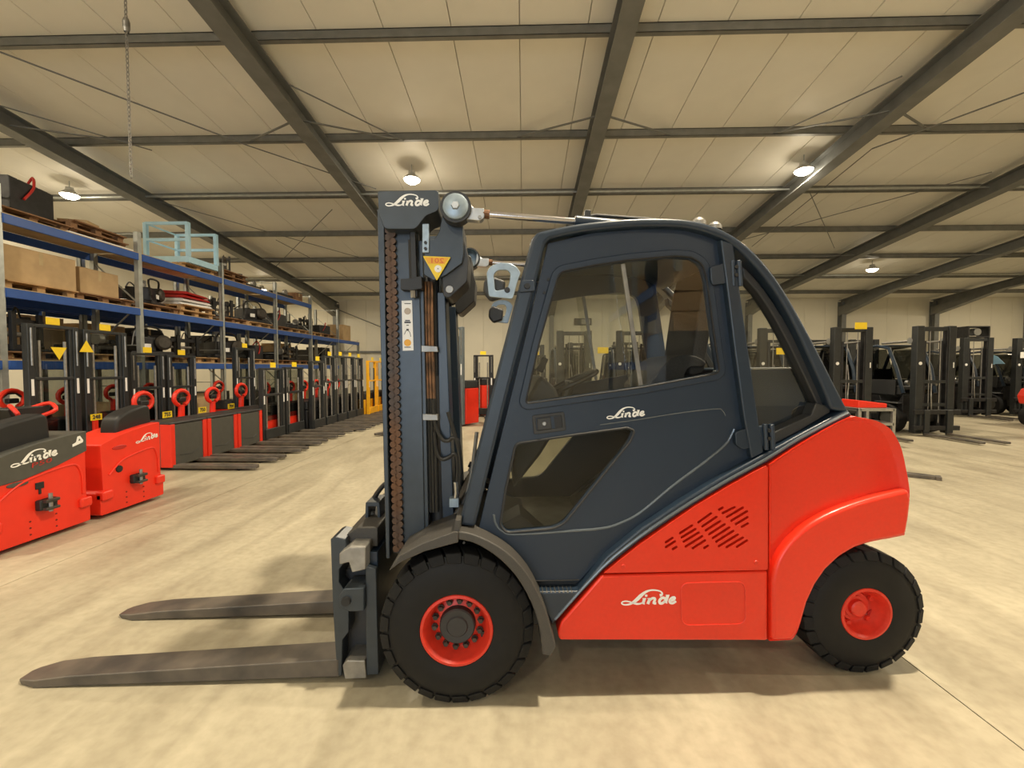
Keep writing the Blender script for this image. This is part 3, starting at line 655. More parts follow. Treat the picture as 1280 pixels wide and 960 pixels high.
# tilt cylinders from the roof to the mast head
def tilt_cyl(far):
    V = .13; c = P(570.5, 262, V)
    K = part(MB().lathe([(my(.075, far), 0), (my(.075, far), .046), (my(.082, far), .060), (my(.10, far), .063), (my(.17, far), .063)], (c[0], 0, c[1]), 'Y', 32), 'tilt_knuckle', 'steel_cool', smooth=True, ang=30)
    part(MB().lathe([(my(.092, far), .063), (my(.092, far), .074), (my(.16, far), .074), (my(.16, far), .063)], (c[0], 0, c[1]), 'Y', 32), 'knuckle_ring', 'plastic_dark', 0, K, smooth=True, ang=30)
    part(MB().lathe([(my(.066, far), 0), (my(.066, far), .017), (my(.076, far), .022)], (c[0], 0, c[1]), 'Y', 6), 'knuckle_bolt', 'steel', 0, K)
    part(MB().prism(round_poly(PP([(584, 250), (592, 261.5), (605.5, 262), (605.5, 274), (600, 277.5), (586, 276), (580, 276)], V), .01), my(.11, far), my(.155, far)), 'rod_eye', 'steel', .006, K, seg=2)
    a = P(600, 273.5, V); part(MB().lathe([(my(.103, far), 0), (my(.103, far), .009), (my(.11, far), .010)], (a[0], 0, a[1]), 'Y', 6), 'eye_bolt', 'steel_dull', 0, K)
    y_ = my(V, far); pt = lambda x, y: (P(x, y, V)[0], y_, P(x, y, V)[1])
    part(MB().tube([pt(604, 267.5), pt(612, 268.3)], .021, 10), 'rod_thread', 'rust', 0, K)
    part(MB().tube([pt(611, 268.2), pt(722, 277)], .0165, 12), 'piston_rod', 'chrome_rod', 0, K, smooth=True)
    part(MB().tube([pt(718.5, 276.7), pt(860, 290)], .029, 14), 'cylinder_barrel', 'paint_dark', .004, K, smooth=True)
    part(MB().tube([pt(734, 271), pt(745, 269), pt(812, 274), pt(860, 279)], .009, 8), 'cylinder_pipe', 'plastic_dark', 0, K, smooth=True)
    part(MB().bar(pt(733.5, 274), pt(734.5, 263.5), .03), 'pipe_fitting', 'plastic_dark', .003, K)
tilt_cyl(False); tilt_cyl(True)

# mast
def mast_side(far):
    y = lambda v: my(v, far); V = .22
    O = part(MB().prism(PP([(490.5, 285), (522, 285), (526, 400), (531.5, 690), (502, 690), (494.5, 400)], V), y(V), y(V + .05)), 'outer_rail', 'mast_steel', .004, seg=2)
    part(MB().prism(PP([(473.5, 264), (482, 264), (484, 400), (489, 695), (484.5, 695), (477, 400)], V), y(V - .03), y(V + .16)), 'rail_flange', 'mast_steel', .003, O)
    part(MB().prism(PP([(480, 275), (496, 275), (505, 695), (486, 695)], V), y(V + .035), y(V + .045)), 'rail_channel', 'black', 0, O)
    part(MB().prism(PP([(521, 300), (528, 300), (536, 690), (531, 690)], V), y(V + .01), y(V + .14)), 'rear_flange', 'mast_steel', .003, O)
    I = part(MB().prism(PP([(546, 365), (556, 365), (568, 672), (556, 690), (550, 600)], .26), y(.27), y(.42)), 'inner_rail', 'paint_dark', .004)
    a = P(540, 345, .26); b = P(549, 690, .26)
    part(MB().tube([(b[0], y(.31), b[1]), (P(543, 470, .26)[0], y(.31), P(543, 470, .26)[1])], .046, 16), 'lift_cylinder', 'black', 0, I, smooth=True)
    part(MB().tube([(P(543, 470, .26)[0], y(.31), P(543, 470, .26)[1]), (a[0], y(.31), a[1])], .030, 14), 'lift_rod', 'plastic_dark', 0, I, smooth=True)
    if not far:
        for k, x in enumerate((531.5, 535.5, 539.5)):
            p = [P3(x, 352, .25), P3(x + 1.2, 430, .25), P3(x + 3.2, 500, .25)]; part(MB().tube(p, .0085, 8), 'hydraulic_pipe', 'copper', smooth=True)
            p = [P3(x + 3.2, 498, .25), P3(x + 5, 560, .25), P3(x + 7, 640, .25)]; part(MB().tube(p, .0095, 8), 'hydraulic_hose', 'hose', smooth=True)
        for yy in (436, 521): part(MB().prism(PP([(526, yy - 4), (547, yy - 3), (548, yy + 4), (527, yy + 4)], .24), .225, .26), 'pipe_clamp', 'steel_dull', .002)
        for pts in ([(541, 500), (544, 530), (552, 548), (560, 551), (566, 547), (573, 553), (575, 580), (573, 610), (570, 625)], [(543, 540), (546, 565), (553, 574), (562, 571), (568, 567), (572, 575), (572, 600), (570, 625)], [(560, 515), (566, 535), (573, 560), (576, 585), (574, 612)]):
            part(MB().tube([P3(x, yy, .24) for x, yy in smooth_path(pts, 4)], .0105, 8), 'loop_hose', 'hose', smooth=True)
        part(MB().tube([P3(570, 602, .24), P3(571, 616, .24), P3(568, 632, .24)], .014, 8), 'hose_fitting', 'steel', smooth=True)
        part(MB().box(*sum(([P(x, 624, .24)[0] for x in (562, 574)], [.22, .27], [P(568, yy, .24)[1] for yy in (633, 622)]), [])), 'fitting_block', 'steel_cool', .003)
    # chain
    m = MB(); z0 = P(494, 690, .2)[1]; z1 = P(487, 283, .2)[1]; N = 46; zt = (z1 - z0) / N
    for i in range(N):
        z = z0 + zt * (i + .5); xa = P(486.8 + (500 - 489) * (1 - i / N) * .6, 400, .2)[0]; yy = y(.198)
        for dx, sg in ((-.008, 0), (.012, 1)):
            m.lathe([(yy, 0), (yy, zt * .52), (y(.212), zt * .52), (y(.212), 0)], (xa + dx + .004, 0, z + sg * zt * .5), 'Y', 8)
    tag(part(m, 'lift_chain', 'chain', bevel=0, parent=O), kind='stuff')
    # head cover and bracket
    cv = round_poly(PP([(472.5, 240), (548.5, 238.5), (549, 264), (533, 270), (520, 287), (481, 287), (474, 268)], .15), [.012, .02, .02, .015, .02, .02, .015], 3)
    H = part(MB().prism(cv, y(.14), y(.36)), 'mast_head_cover', 'mast_steel', .006, seg=3)
    if not far: logo(508.5, 250, .138, 54, 1.5, H)
    pl = PP([(553.5, 266), (549, 289), (543, 299), (531, 300), (529.6, 343), (542, 350.5), (557, 344), (577.5, 329), (579.5, 318), (578.5, 284), (568, 276)], .17)
    Bk = part(MB().prism(pl, y(.17), y(.19)), 'tilt_bracket', 'mast_steel', .003, seg=2)
    part(MB().prism(round_poly(PP([(553, 266), (579, 280), (580, 300), (586, 321), (584, 352), (561, 373), (554, 370), (552, 345)], .19), .015), y(.19), y(.40)), 'bracket_body', 'plastic_dark', .006, Bk, seg=2)
    a = P(562, 362, .19); part(MB().tube([(a[0], y(.18), a[1]), (a[0], y(.24), a[1])], .02, 10), 'bracket_pin', 'steel_dull', .002, Bk)
    part(MB().prism(PP([(528, 280), (536.5, 280), (536.5, 316), (528, 316)], .165), y(.160), y(.17)), 'bolt_plate', 'steel_cool', .002, Bk)
    if not far:
        for yy in (303.5, 311):
            c = P(532, yy, .16); part(MB().lathe([(.152, 0), (.152, .008), (.16, .008)], (c[0], 0, c[1]), 'Y', 6), 'plate_bolt', 'black', 0, Bk)
        tg = part(MB().prism(round_poly(PP([(528.5, 320), (563.5, 321.5), (546, 351)], .155), .006), .152, .158), 'warning_triangle', 'yellow', .001, Bk)
        part(MB().prism(PP([(531, 321.5), (560.5, 322.5), (556, 330), (535, 329.5)], .1515), .1510, .152), 'triangle_band', 'yellow_orange', 0, tg)
        c = P(547.5, 336, .151); part(MB().lathe([(.149, 0), (.149, .017), (.152, .018)], (c[0], 0, c[1]), 'Y', 20), 'triangle_rivet', 'white', 0, tg)
        part(MB().lathe([(.1484, 0), (.1484, .004), (.149, .004)], (c[0], 0, c[1]), 'Y', 10), 'rivet_pin', 'steel_dull', 0, tg)
        c = P(546, 326, .15); tm = text_mb('201', .024, .062, .0006); tm.xf(lambda p: Vector((c[0] - p.x, .1505, c[1] + p.z))); part(tm, 'triangle_print', 'orange_ink', 0, tg, fixn=False)
        part(MB().prism(PP([(512.5, 287), (520, 287), (523, 372), (515, 372)], .2), .185, .205), 'chain_anchor_rod', 'black', .004)
        part(MB().tube([P3(512.5, 300, .2), P3(514.5, 362, .2)], .010, 8), 'anchor_bolt', 'plastic_dark', smooth=True)
        part(MB().prism(round_poly(PP([(502, 350), (515, 349), (528, 346), (529, 362), (515, 364), (502, 363)], .19), .006), .165, .24), 'anchor_clamp', 'black', .004)
        part(MB().tube([P3(516, 362, .18), P3(516.5, 372, .18)], .013, 6), 'anchor_nut', 'steel_dull')
        lb = part(MB().prism(PP([(502, 376), (515, 375.5), (517, 438), (503.5, 438.5)], .218), .2165, .2185), 'data_label', 'white', 0, O)
        for yy, mt, r in ((389, 'label_grey', .017), (428.5, 'yellow_orange', .018)):
            c = P(509.5, yy, .2165); part(MB().lathe([(.2155, 0), (.2155, r), (.216, r)], (c[0], 0, c[1]), 'Y', 20), 'label_disc', mt, 0, lb)
        for yy, w_, t_ in ((379, 8, 1), (400, 6, 1.5), (402, 8, 2), (406, 3, 1), (411, 3, 2), (433.5, 8, 1)):
            part(MB().prism(PP([(509.5 - w_ / 2, yy), (509.5 + w_ / 2, yy), (509.5 + w_ / 2, yy + t_), (509.5 - w_ / 2, yy + t_)], .2163), .2158, .216), 'label_print', 'ink', 0, lb)
        part(MB().tube([P3(x, yy, .2162) for x, yy in smooth_path([(505.5, 418), (508, 413), (512, 415), (513.5, 421)], 4)], .0016, 5), 'label_print', 'ink', 0, lb)
mast_side(False); mast_side(True)
for zz, h in ((2.36, .10), (1.55, .08), (.75, .10)): part(MB().box(-.34, -.24, .38, W - .38, zz - h, zz), 'mast_crossbar', 'paint_dark', .006)

# carriage
VC = .19
sh = part(MB().prism(PP([(413, 674), (419, 671.5), (432, 674), (433, 700), (424, 712), (424, 728), (436, 745), (436, 790), (428, 800), (427, 845), (421, 845), (416, 760)], VC), VC, VC + .16), 'fork_shank', 'mast_steel', .004)
shf = part(MB().prism(PP([(413, 674), (419, 671.5), (432, 674), (433, 700), (424, 712), (424, 728), (436, 745), (436, 790), (428, 800), (427, 845), (421, 845), (416, 760)], VC), .775, .93), 'fork_shank', 'mast_steel', .004)
def zc(px, py, v): return P(px, py, v)
b0 = zc(423, 700, .12); b1 = zc(438, 684, .12)
upb = [P(424, 692, .13), P(436, 684, .13), P(457, 684, .13), P(457, 712, .13), P(440, 716, .13), P(436, 703, .13), P(424, 706, .13)]
part(MB().prism(upb, .13, W - .10), 'upper_carriage_bar', 'steel_dull', .005)
part(MB().prism(PP([(428, 672), (446, 660), (472, 660), (472, 683), (440, 683)], .24), .24, W - .22), 'carriage_hook_bar', 'fender', .004)
part(MB().prism(round_poly(PP([(424, 744), (430, 736), (455, 735), (455, 764), (438, 765), (424, 760)], .13), .006), .13, .26), 'sideshift_block', 'mast_steel', .005)
part(MB().prism(round_poly(PP([(424, 744), (430, 736), (455, 735), (455, 764), (438, 765), (424, 760)], .13), .006), W - .26, W - .13), 'sideshift_block', 'mast_steel', .005)
c = P(433, 751, .13); part(MB().lathe([(.115, 0), (.115, .022), (.13, .024)], (c[0], 0, c[1]), 'Y', 12), 'sideshift_pin', 'black')
part(MB().prism(round_poly(PP([(428, 832), (434, 826), (456, 826), (458, 848), (431, 849)], .15), .005), .15, W - .12), 'lower_carriage_bar', 'steel_dull', .006)
for a in (.16, W - .19):
    part(MB().prism(PP([(457, 708), (470, 711), (473, 843), (458, 844)], .16), a, a + .03), 'carriage_end_plate', 'mast_steel', .003)
part(MB().prism(PP([(460, 690), (472, 690), (474, 842), (464, 842)], .2), .20, W - .2), 'carriage_back', 'paint_dark', .004)
part(MB().prism(PP([(440, 712), (460, 712), (460, 842), (442, 842)], .3), .36, W - .36), 'carriage_frame', 'black')
part(MB().prism(PP([(429, 712), (462, 706), (462, 838), (430, 838)], .28), .28, W - .28), 'carriage_plate', 'plastic_dark', .003)
m = MB().prism(round_poly(PP([(457, 628), (474, 628), (476, 655), (456, 655)], .4), .006), .40, .55, holes=[PP([(460.5, 633), (471, 633), (472, 651), (460.5, 651)], .4)]); part(m, 'hose_guide', 'mast_steel', .003)
part(MB().lathe([(0, .02), (.03, .024), (.06, .012), (.07, 0)], (P(465, 652, .46)[0], .46, P(465, 652, .46)[1]), 'Z', 10), 'guide_roller', 'steel_dull')
part(MB().tube([P3(x, y, .5) for x, y in smooth_path([(464, 634), (468, 622), (478, 608), (486, 602)], 3)], .014, 8), 'carriage_hose', 'hose', smooth=True)
# forks
def fork(v0, v1, k):
    h = P(424, 824, VC); hb = P(425, 846, VC); ut = -2.27; Lu = h[0] - ut
    zt0 = .045; zb0 = .004; zt1 = h[1]; zb1 = max(.02, hb[1]); m = MB(); vm = (v0 + v1) / 2; st_ = [(0, .030, .018, .008), (.03, .05, .026, .004), (.12, .5, .040, .0), (.28, .5, None, None), (Lu, .5, None, None)]
    rows = []
    for t, hw, zt, zb in st_:
        f = t / Lu; zt = zt if zt is not None else zt0 + (zt1 - zt0) * f; zb = zb if zb is not None else zb0 + (zb1 - zb0) * f
        w = (v1 - v0) / 2 if hw == .5 else hw; rows.append([(ut + t, vm - w, zb), (ut + t, vm + w, zb), (ut + t, vm + w, zt), (ut + t, vm - w, zt)])
    m.v = [p for r in rows for p in r]
    for i in range(len(rows) - 1):
        for j in range(4): m.f.append((i * 4 + j, i * 4 + (j + 1) % 4, i * 4 + 4 + (j + 1) % 4, i * 4 + 4 + j))
    m.f.append((0, 1, 2, 3)); e = (len(rows) - 1) * 4; m.f.append((e + 3, e + 2, e + 1, e))
    part(m, 'fork', 'fork', .004, seg=2)
mat('fork', (.135, .115, .095), .46, .25, .25, 5, .05, dirt=(.062, .057, .054))
fork(VC, VC + .155, 0); fork(.775, .93, 1)

# ------------------------------------------------------------------ pallet racking along the left wall
RXF, RXB = -8.9, -9.95
UY = [4.45, 7.13, 9.81, 12.55, 15.3, 17.84, 20.45, 23.0]
LEV = [1.75, 2.99, 4.25]
rack = tag(empty('pallet_rack', (RXF, 0, 0)), 'long pallet rack with blue beams and galvanised uprights along the left wall', 'rack')
def upright_side(h, x):
    m = MB()
    if True:
        m.box(x - .05, x + .05, -.05, -.038, 0, h); m.box(x - .05, x - .038, -.05, .05, 0, h); m.box(x + .038, x + .05, -.05, .05, 0, h); m.box(x - .07, x + .07, -.07, .07, 0, .012)
        z = .1
        while z < h - .05: m.box(x - .012, x + .012, -.0505, -.05, z, z + .02); z += .1
    return m
def bracing(h):
    w = RXB - RXF; z = .25; k = 0; out = []
    while z < h - .7:
        out.append(((0, 0, z), (w, 0, z))); out.append(((0 if k % 2 else w, 0, z), (w if k % 2 else 0, 0, z + .95))); z += .95; k += 1
    out.append(((0, 0, h - .04), (w, 0, h - .04))); return [MB().bar(p, q, .035, .02) for p, q in out]
hs = [4.74, 4.74, 4.74, 4.70, 4.68, 4.62, 4.40, 3.0]; ups = {}
for y, h in zip(UY, hs):
    if h not in ups: ups[h] = [upright_side(h, x).build('upright', 'galv', rack) for x in (0, RXB - RXF)] + [b.build('brace', 'galv', rack) for b in bracing(h)]; pr = ups[h]
    else:
        pr = [o.copy() for o in ups[h]]; [COL.objects.link(o) for o in pr]
    for o in pr: o.location.y = y
for i in range(len(UY) - 1):
    for li, z in enumerate(LEV):
        if li == 2 and i > 4: continue
        if li == 0 and i > 5: continue
        for x in (.05, RXB - RXF - .05):
            MB().box(x - .025, x + .025, UY[i] + .05, UY[i + 1] - .05, z - .16, z).build('beam', 'blue', rack, bevel=.006, seg=1)
            if x > 0: MB().box(x + .0, x + .022, UY[i] + .05, UY[i + 1] - .05, z - .001, z + .012).build('beam_lip', 'board', rack)
        n = 3; w = (UY[i + 1] - UY[i] - .1) / n
        for k in range(n): MB().box(RXB - RXF - .02, .02, UY[i] + .05 + k * w + .004, UY[i] + .05 + (k + 1) * w - .004, z, z + .02).build('deck_board', 'board', rack)

filler_rack = tag(empty('pallet_rack', (-10.25, 0, 0)), 'added pallet rack back to back behind the blue-beamed one, darkening the view', 'rack')  # added to cover the bright wall seen through the first rack
for y, h in zip(UY, hs):
    for x in (0, -1.0):
        o = upright_side(min(h, 4.2), 0).build('upright', 'galv', filler_rack); o.location = (x, y, 0)
for i in range(len(UY) - 1):
    for z in (1.75, 2.99):
        for x in (-.05, -.95): MB().box(x - .025, x + .025, UY[i] + .05, UY[i + 1] - .05, z - .16, z).build('beam', 'blue', filler_rack)
        MB().box(-.98, -.02, UY[i] + .05, UY[i + 1] - .05, z, z + .02).build('deck_board', 'board', filler_rack)

# ------------------------------------------------------------------ things on pallets
def pallet_mb():
    top = MB(); blk = MB()
    for k in range(5): x = -.4 + k * .2; top.box(x - .07, x + .07, -.6, .6, .122, .144)
    for y in (-.53, 0, .53): top.box(-.4, .4, y - .07, y + .07, .10, .122)
    for x in (-.33, 0, .33):
        for y in (-.53, 0, .53): blk.box(x - .05, x + .05, y - .07, y + .07, .022, .10)
        top.box(x - .05, x + .05, -.6, .6, 0, .022)
    return top, blk
pal0 = None
def pallet(x, y, z, rz, label, dark=False):
    global pal0
    if pal0 is None:
        pal0 = {}
    if dark not in pal0:
        t = empty('wooden_pallet'); a, b = pallet_mb(); tag(a.build('boards', 'wood_dark' if dark else 'wood', t), kind='stuff'); tag(b.build('blocks', 'wood_dark' if dark else 'wood', t), kind='stuff'); pal0[dark] = t
    else: t = copy_tree(pal0[dark])
    t.location = (x, y, z); t.rotation_euler = (0, 0, rz); return tag(t, label, 'pallet', 'wooden pallets on the racking')
def proto_drive():
    t = empty('drive_unit'); m = MB(); m.box(-.32, .32, -.42, .42, 0, .10); m.box(-.25, .25, -.30, .1, .1, .42); part(m, 'casing', 'machine', .02, t)
    part(MB().lathe([(-.34, 0), (-.34, .17), (.30, .17), (.34, .12), (.34, 0)], (0, .22, .30), 'X', 18), 'motor', 'greasy', 0, t, smooth=True)
    part(MB().lathe([(0, .10), (.12, .10), (.14, .05), (.26, .05), (.26, 0)], (-.02, -.12, .42), 'Z', 14), 'filler_neck', 'steel_dull', 0, t, smooth=True)
    part(MB().tube(smooth_path([(.2, .3, .4), (.28, .1, .62), (.2, -.25, .6), (.3, -.4, .2)], 4), .022, 6).tube(smooth_path([(-.2, .35, .4), (-.25, 0, .56), (-.22, -.32, .4)], 4), .016, 6), 'hose', 'hose', 0, t)
    part(MB().box(.325, .335, -.2, -.05, .16, .26), 'rating_plate', 'white', 0, t); return t
def proto_carriage():
    t = empty('fork_carriage'); m = MB()
    for z in (.06, .50): m.box(-.04, .05, -.5, .5, z - .05, z + .06)
    part(m, 'carriage_bar', 'machine', .008, t)
    for y in (-.3, .3): part(MB().box(-.16, -.04, y - .04, y + .04, 0, .62), 'side_plate', 'greasy', .006, t)
    part(MB().tube([(-.10, -.45, .30), (-.10, .45, .30)], .045, 10), 'sideshift_cylinder', 'steel_dull', 0, t)
    for y in (-.35, .28): part(MB().box(.05, .10, y, y + .1, 0, .66).box(.05, .5, y, y + .1, 0, .04), 'fork', 'black', .004, t)
    part(MB().tube(smooth_path([(-.1, -.1, .4), (-.05, 0, .75), (-.1, .2, .55)], 4), .016, 6), 'hose', 'hose', 0, t); return t
def proto_mastpart():
    t = empty('mast_section')
    for y in (-.25, .25): part(MB().box(-.5, .5, y - .05, y + .05, 0, .12).box(-.5, .5, y - .02, y + .02, .12, .2), 'rail', 'machine', .006, t)
    for x in (-.42, .1, .45): part(MB().box(x - .04, x + .04, -.3, .3, .10, .17), 'crossbar', 'greasy', .006, t)
    part(MB().tube([(-.5, .1, .26), (.5, .1, .26)], .05, 12), 'cylinder', 'black', 0, t)
    part(MB().lathe([(-.05, 0), (-.05, .13), (.05, .13), (.05, 0)], (.3, -.05, .32), 'Y', 16), 'pulley', 'steel_dull', 0, t); return t
def proto_battery():
    t = empty('traction_battery'); part(MB().box(-.35, .35, -.4, .4, 0, .5), 'tray', 'machine', .012, t)
    for i in range(3):
        for j in range(4): part(MB().box(-.30 + i * .21, -.12 + i * .21, -.36 + j * .185, -.20 + j * .185, .5, .525), 'cell', 'panel_grey', .004, t)
    part(MB().tube(smooth_path([(0, .3, .53), (.2, .2, .7), (.36, 0, .45), (.38, -.2, .2)], 4), .02, 6), 'cable', 'red_deep', 0, t); return t
PROTO = {}
MK = {'drive': (proto_drive, 'machine part'), 'carriage': (proto_carriage, 'machine part'), 'mast': (proto_mastpart, 'machine part'), 'battery': (proto_battery, 'battery')}
def item(kind, x, y, z, rz, label, sc=1.0, group='spare machine parts on the racking'):
    if kind not in PROTO: t = PROTO[kind] = MK[kind][0]()
    else: t = copy_tree(PROTO[kind])
    t.location = (x, y, z); t.rotation_euler = (0, 0, rz); t.scale = (sc,) * 3; return tag(t, label, MK[kind][1], group)
def carton(x, y, z, sx, sy, sz, rz, label, mt='card', name='cardboard_box', group='boxes on the racking'):
    t = empty(name, (x, y, z), rz); part(MB().box(-sx / 2, sx / 2, -sy / 2, sy / 2, 0, sz - .004), 'body', mt, .006, t, seg=1)
    for s in (-1, 1): part(MB().box(-sx / 2, sx / 2, -.001 if s > 0 else -sy / 2, sy / 2 if s > 0 else -.005, sz - .004, sz), 'flap', mt, 0, t)
    part(MB().box(sx / 2, sx / 2 + .001, -.035, .035, sz * .6, sz), 'tape', 'board', 0, t)
    return tag(t, label, 'box', group)
bays = ['nearest bay', 'second bay', 'third bay', 'fourth bay', 'fifth bay', 'sixth bay', 'last bay']
XM = -9.42; P_ = .147
ZT, ZM, ZL = LEV[2] + .024, LEV[1] + .024, LEV[0] + .024
# top level
item('battery', XM, 7.75, ZT + P_, .2, 'black machine block on top of the rack at the left edge of view', 1.1); pallet(XM, 7.82, ZT, 0, 'dark pallet under the black block at the top left edge of view', True)
pallet(XM, 9.05, ZT, 0, 'lower of the two brown pallets stacked on the top rack beam, upper left', True); pallet(XM + .02, 9.0, ZT + P_, .06, 'upper of the two brown pallets stacked on the top rack beam, upper left', True)
carton(XM + .1, 8.9, ZT + 2 * P_, .5, .4, .10, .3, 'flattened carton on the stacked pallets, upper left')
tag(MB().box(-.05, .05, -.7, .7, 0, .03).build('loose_board', 'white', None, loc=(RXF - .045, 9.0, ZT), rz=.0), 'pale loose board lying beside the first tall upright on top of the rack', 'board')
pallet(XM, 11.85, ZT, 0, 'pale pallet under the light blue guard-rail platform'); pallet(XM, 13.3, ZT, 0, 'reddish brown pallet right of the light blue platform, lower one', True); pallet(XM, 13.3, ZT + P_, .05, 'reddish brown pallet right of the light blue platform, upper one', True)
pf = tag(empty('work_platform', (XM - .05, 11.85, ZT + P_)), 'light blue steel work platform with guard rails on top of the rack', 'platform')
part(MB().box(-.60, .60, -.55, .55, 0, .16), 'toe_board', 'lightblue', .006, pf)
for x in (-.57, .57):
    for y in (-.52, .52): part(MB().box(x - .045, x + .045, y - .045, y + .045, .16, 1.05), 'post', 'lightblue', .004, pf)
for z in (.6, 1.03):
    for y in (-.52, .52): part(MB().box(-.57, .57, y - .035, y + .035, z - .035, z + .035), 'guard_rail', 'lightblue', .003, pf)
    part(MB().box(-.59, -.55, -.52, .52, z - .02, z + .02), 'guard_rail', 'lightblue', .003, pf)
item('carriage', XM, 13.5, ZT + 2 * P_, .8, 'steel frame with rods lying on the pallets right of the light blue platform', .8)
item('mast', XM, 14.6, ZT, 1.57, 'low dark mast section on the top beam past the platform', .8); item('mast', XM, 16.5, ZT, 1.5, 'dark mast section on the top beam of the fifth bay', .9)
carton(XM + .1, 17.3, ZT, .5, .5, .35, 0, 'small dark crate at the far end of the top rack level', 'wood_dark', 'wooden_crate')
# middle level
carton(XM, 7.9, ZM + P_, .8, 1.25, .62, 0, 'large tan crate on the middle rack level at the left edge', 'card', 'wooden_crate'); pallet(XM, 7.9, ZM, 0, 'pallet under the large tan crate, left edge')
carton(XM - .1, 9.15, ZM + P_, .7, .9, .55, .05, 'tan crate right of the largest one on the middle rack level', 'card', 'wooden_crate'); pallet(XM, 9.15, ZM, 0, 'pallet with a dark edge next to the first visible upright, middle level', True)
item('drive', XM, 10.5, ZM + P_, .4, 'black drive unit just right of the first visible upright, middle level'); pallet(XM, 10.5, ZM, 0, 'pallet under the black drive unit in the third bay, middle level', True)
for k in range(2): pallet(XM, 11.75, ZM + k * P_, .04 * k, ['lower', 'upper'][k] + ' of the two pallets under the red covers, middle level')
for k, (mt, w) in enumerate((('white', .46), ('white', .42), ('red_deep', .44), ('red_deep', .40))):
    tag(MB().prism(round_poly([(-w, 0), (w, 0), (w * .8, .07), (-w * .75, .09)], .03), -.5, .5).build('machine_cover', mt, None, bevel=.012, loc=(XM + .03 * (k % 2), 11.75, ZM + 2 * P_ + .094 * k), rz=.1 * k - .1), ['lowest grey cover', 'second, pale cover', 'third, dark red cover', 'topmost dark red cover'][k] + ' of the stack on the pallets in the third bay', 'cover', 'stacked machine covers')
lab = {'drive': 'dark greasy drive unit', 'carriage': 'black fork carriage', 'mast': 'dark mast section', 'battery': 'black traction battery'}
def fill(z, lname, spots):
    for (y, kind, dk, sc) in spots:
        b = max(i for i in range(len(UY) - 1) if UY[i] < y); side = 'left half' if y < (UY[b] + UY[b + 1]) / 2 else 'right half'
        pallet(XM, y, z, random.uniform(-.02, .02), f'{"dark" if dk else "pale"} pallet, {lname} rack level, {bays[b]}, {side}', dk)
        item(kind, XM, y, z + P_, random.uniform(-.4, .4), f'{lab[kind]} on a pallet, {lname} rack level, {bays[b]}, {side}', sc)
fill(ZM, 'middle', [(13.25, 'carriage', True, .9), (14.6, 'drive', False, 1.1), (15.955, 'battery', True, .9), (17.18, 'mast', False, .9), (18.5, 'carriage', False, .95), (19.8, 'battery', True, .8)])
carton(XM + .1, 21.6, ZM, .8, .9, .75, 0, 'tall brown cardboard box at the far end of the middle rack level')
fill(ZL, 'lower', [(5.2, 'carriage', True, 1.0), (6.45, 'drive', False, .9), (7.85, 'carriage', True, 1.1), (9.1, 'mast', False, 1.0), (10.5, 'drive', True, 1.1), (11.8, 'carriage', False, .9), (13.25, 'drive', True, 1.2), (14.6, 'battery', False, .9), (15.95, 'mast', True, 1.0), (17.2, 'carriage', True, .9)])
for i, (y, sx, sy, sz, mt) in enumerate([(5.3, .8, .9, .75, 'card'), (6.4, .7, .8, .9, 'card'), (7.9, .8, .8, .6, 'board'), (9.1, .7, .9, .85, 'card'), (10.6, .8, .9, .7, 'board'), (12.0, .7, .8, .8, 'card')]):
    carton(XM, y, 0, sx, sy, sz, random.uniform(-.1, .1), 'box on the floor under the rack, ' + ['by the left edge of view', 'behind the leftmost tall stacker', 'behind the second tall stacker', 'behind the lower stacker, third of its row', 'behind the red tiller handles', 'behind the first mast stackers'][i], mt, group='boxes on the floor under the rack')

lv = ['floor', 'lower', 'middle']; ordn = ['nearest', 'second', 'third', 'fourth', 'fifth', 'sixth', 'last']
for i in range(len(UY) - 1):  # added crates, filling the rear rack so the background goes darker
    for li, z in enumerate((0, ZL, ZM)):
        for k in range(2):
            if random.random() < .12: continue
            carton(-10.75, UY[i] + .68 + k * 1.2, z + .002, .80, random.uniform(.85, .98), random.uniform(.62, .95), random.uniform(-.05, .05), f'{"dark crate" if (i + li + k) % 3 else "tan crate"} on the added rear rack, {lv[li]} level, {ordn[i]} bay, {"near" if k == 0 else "far"} half', 'machine' if (i + li + k) % 3 else 'card', 'filler_crate', 'filler crates on the added rear rack')

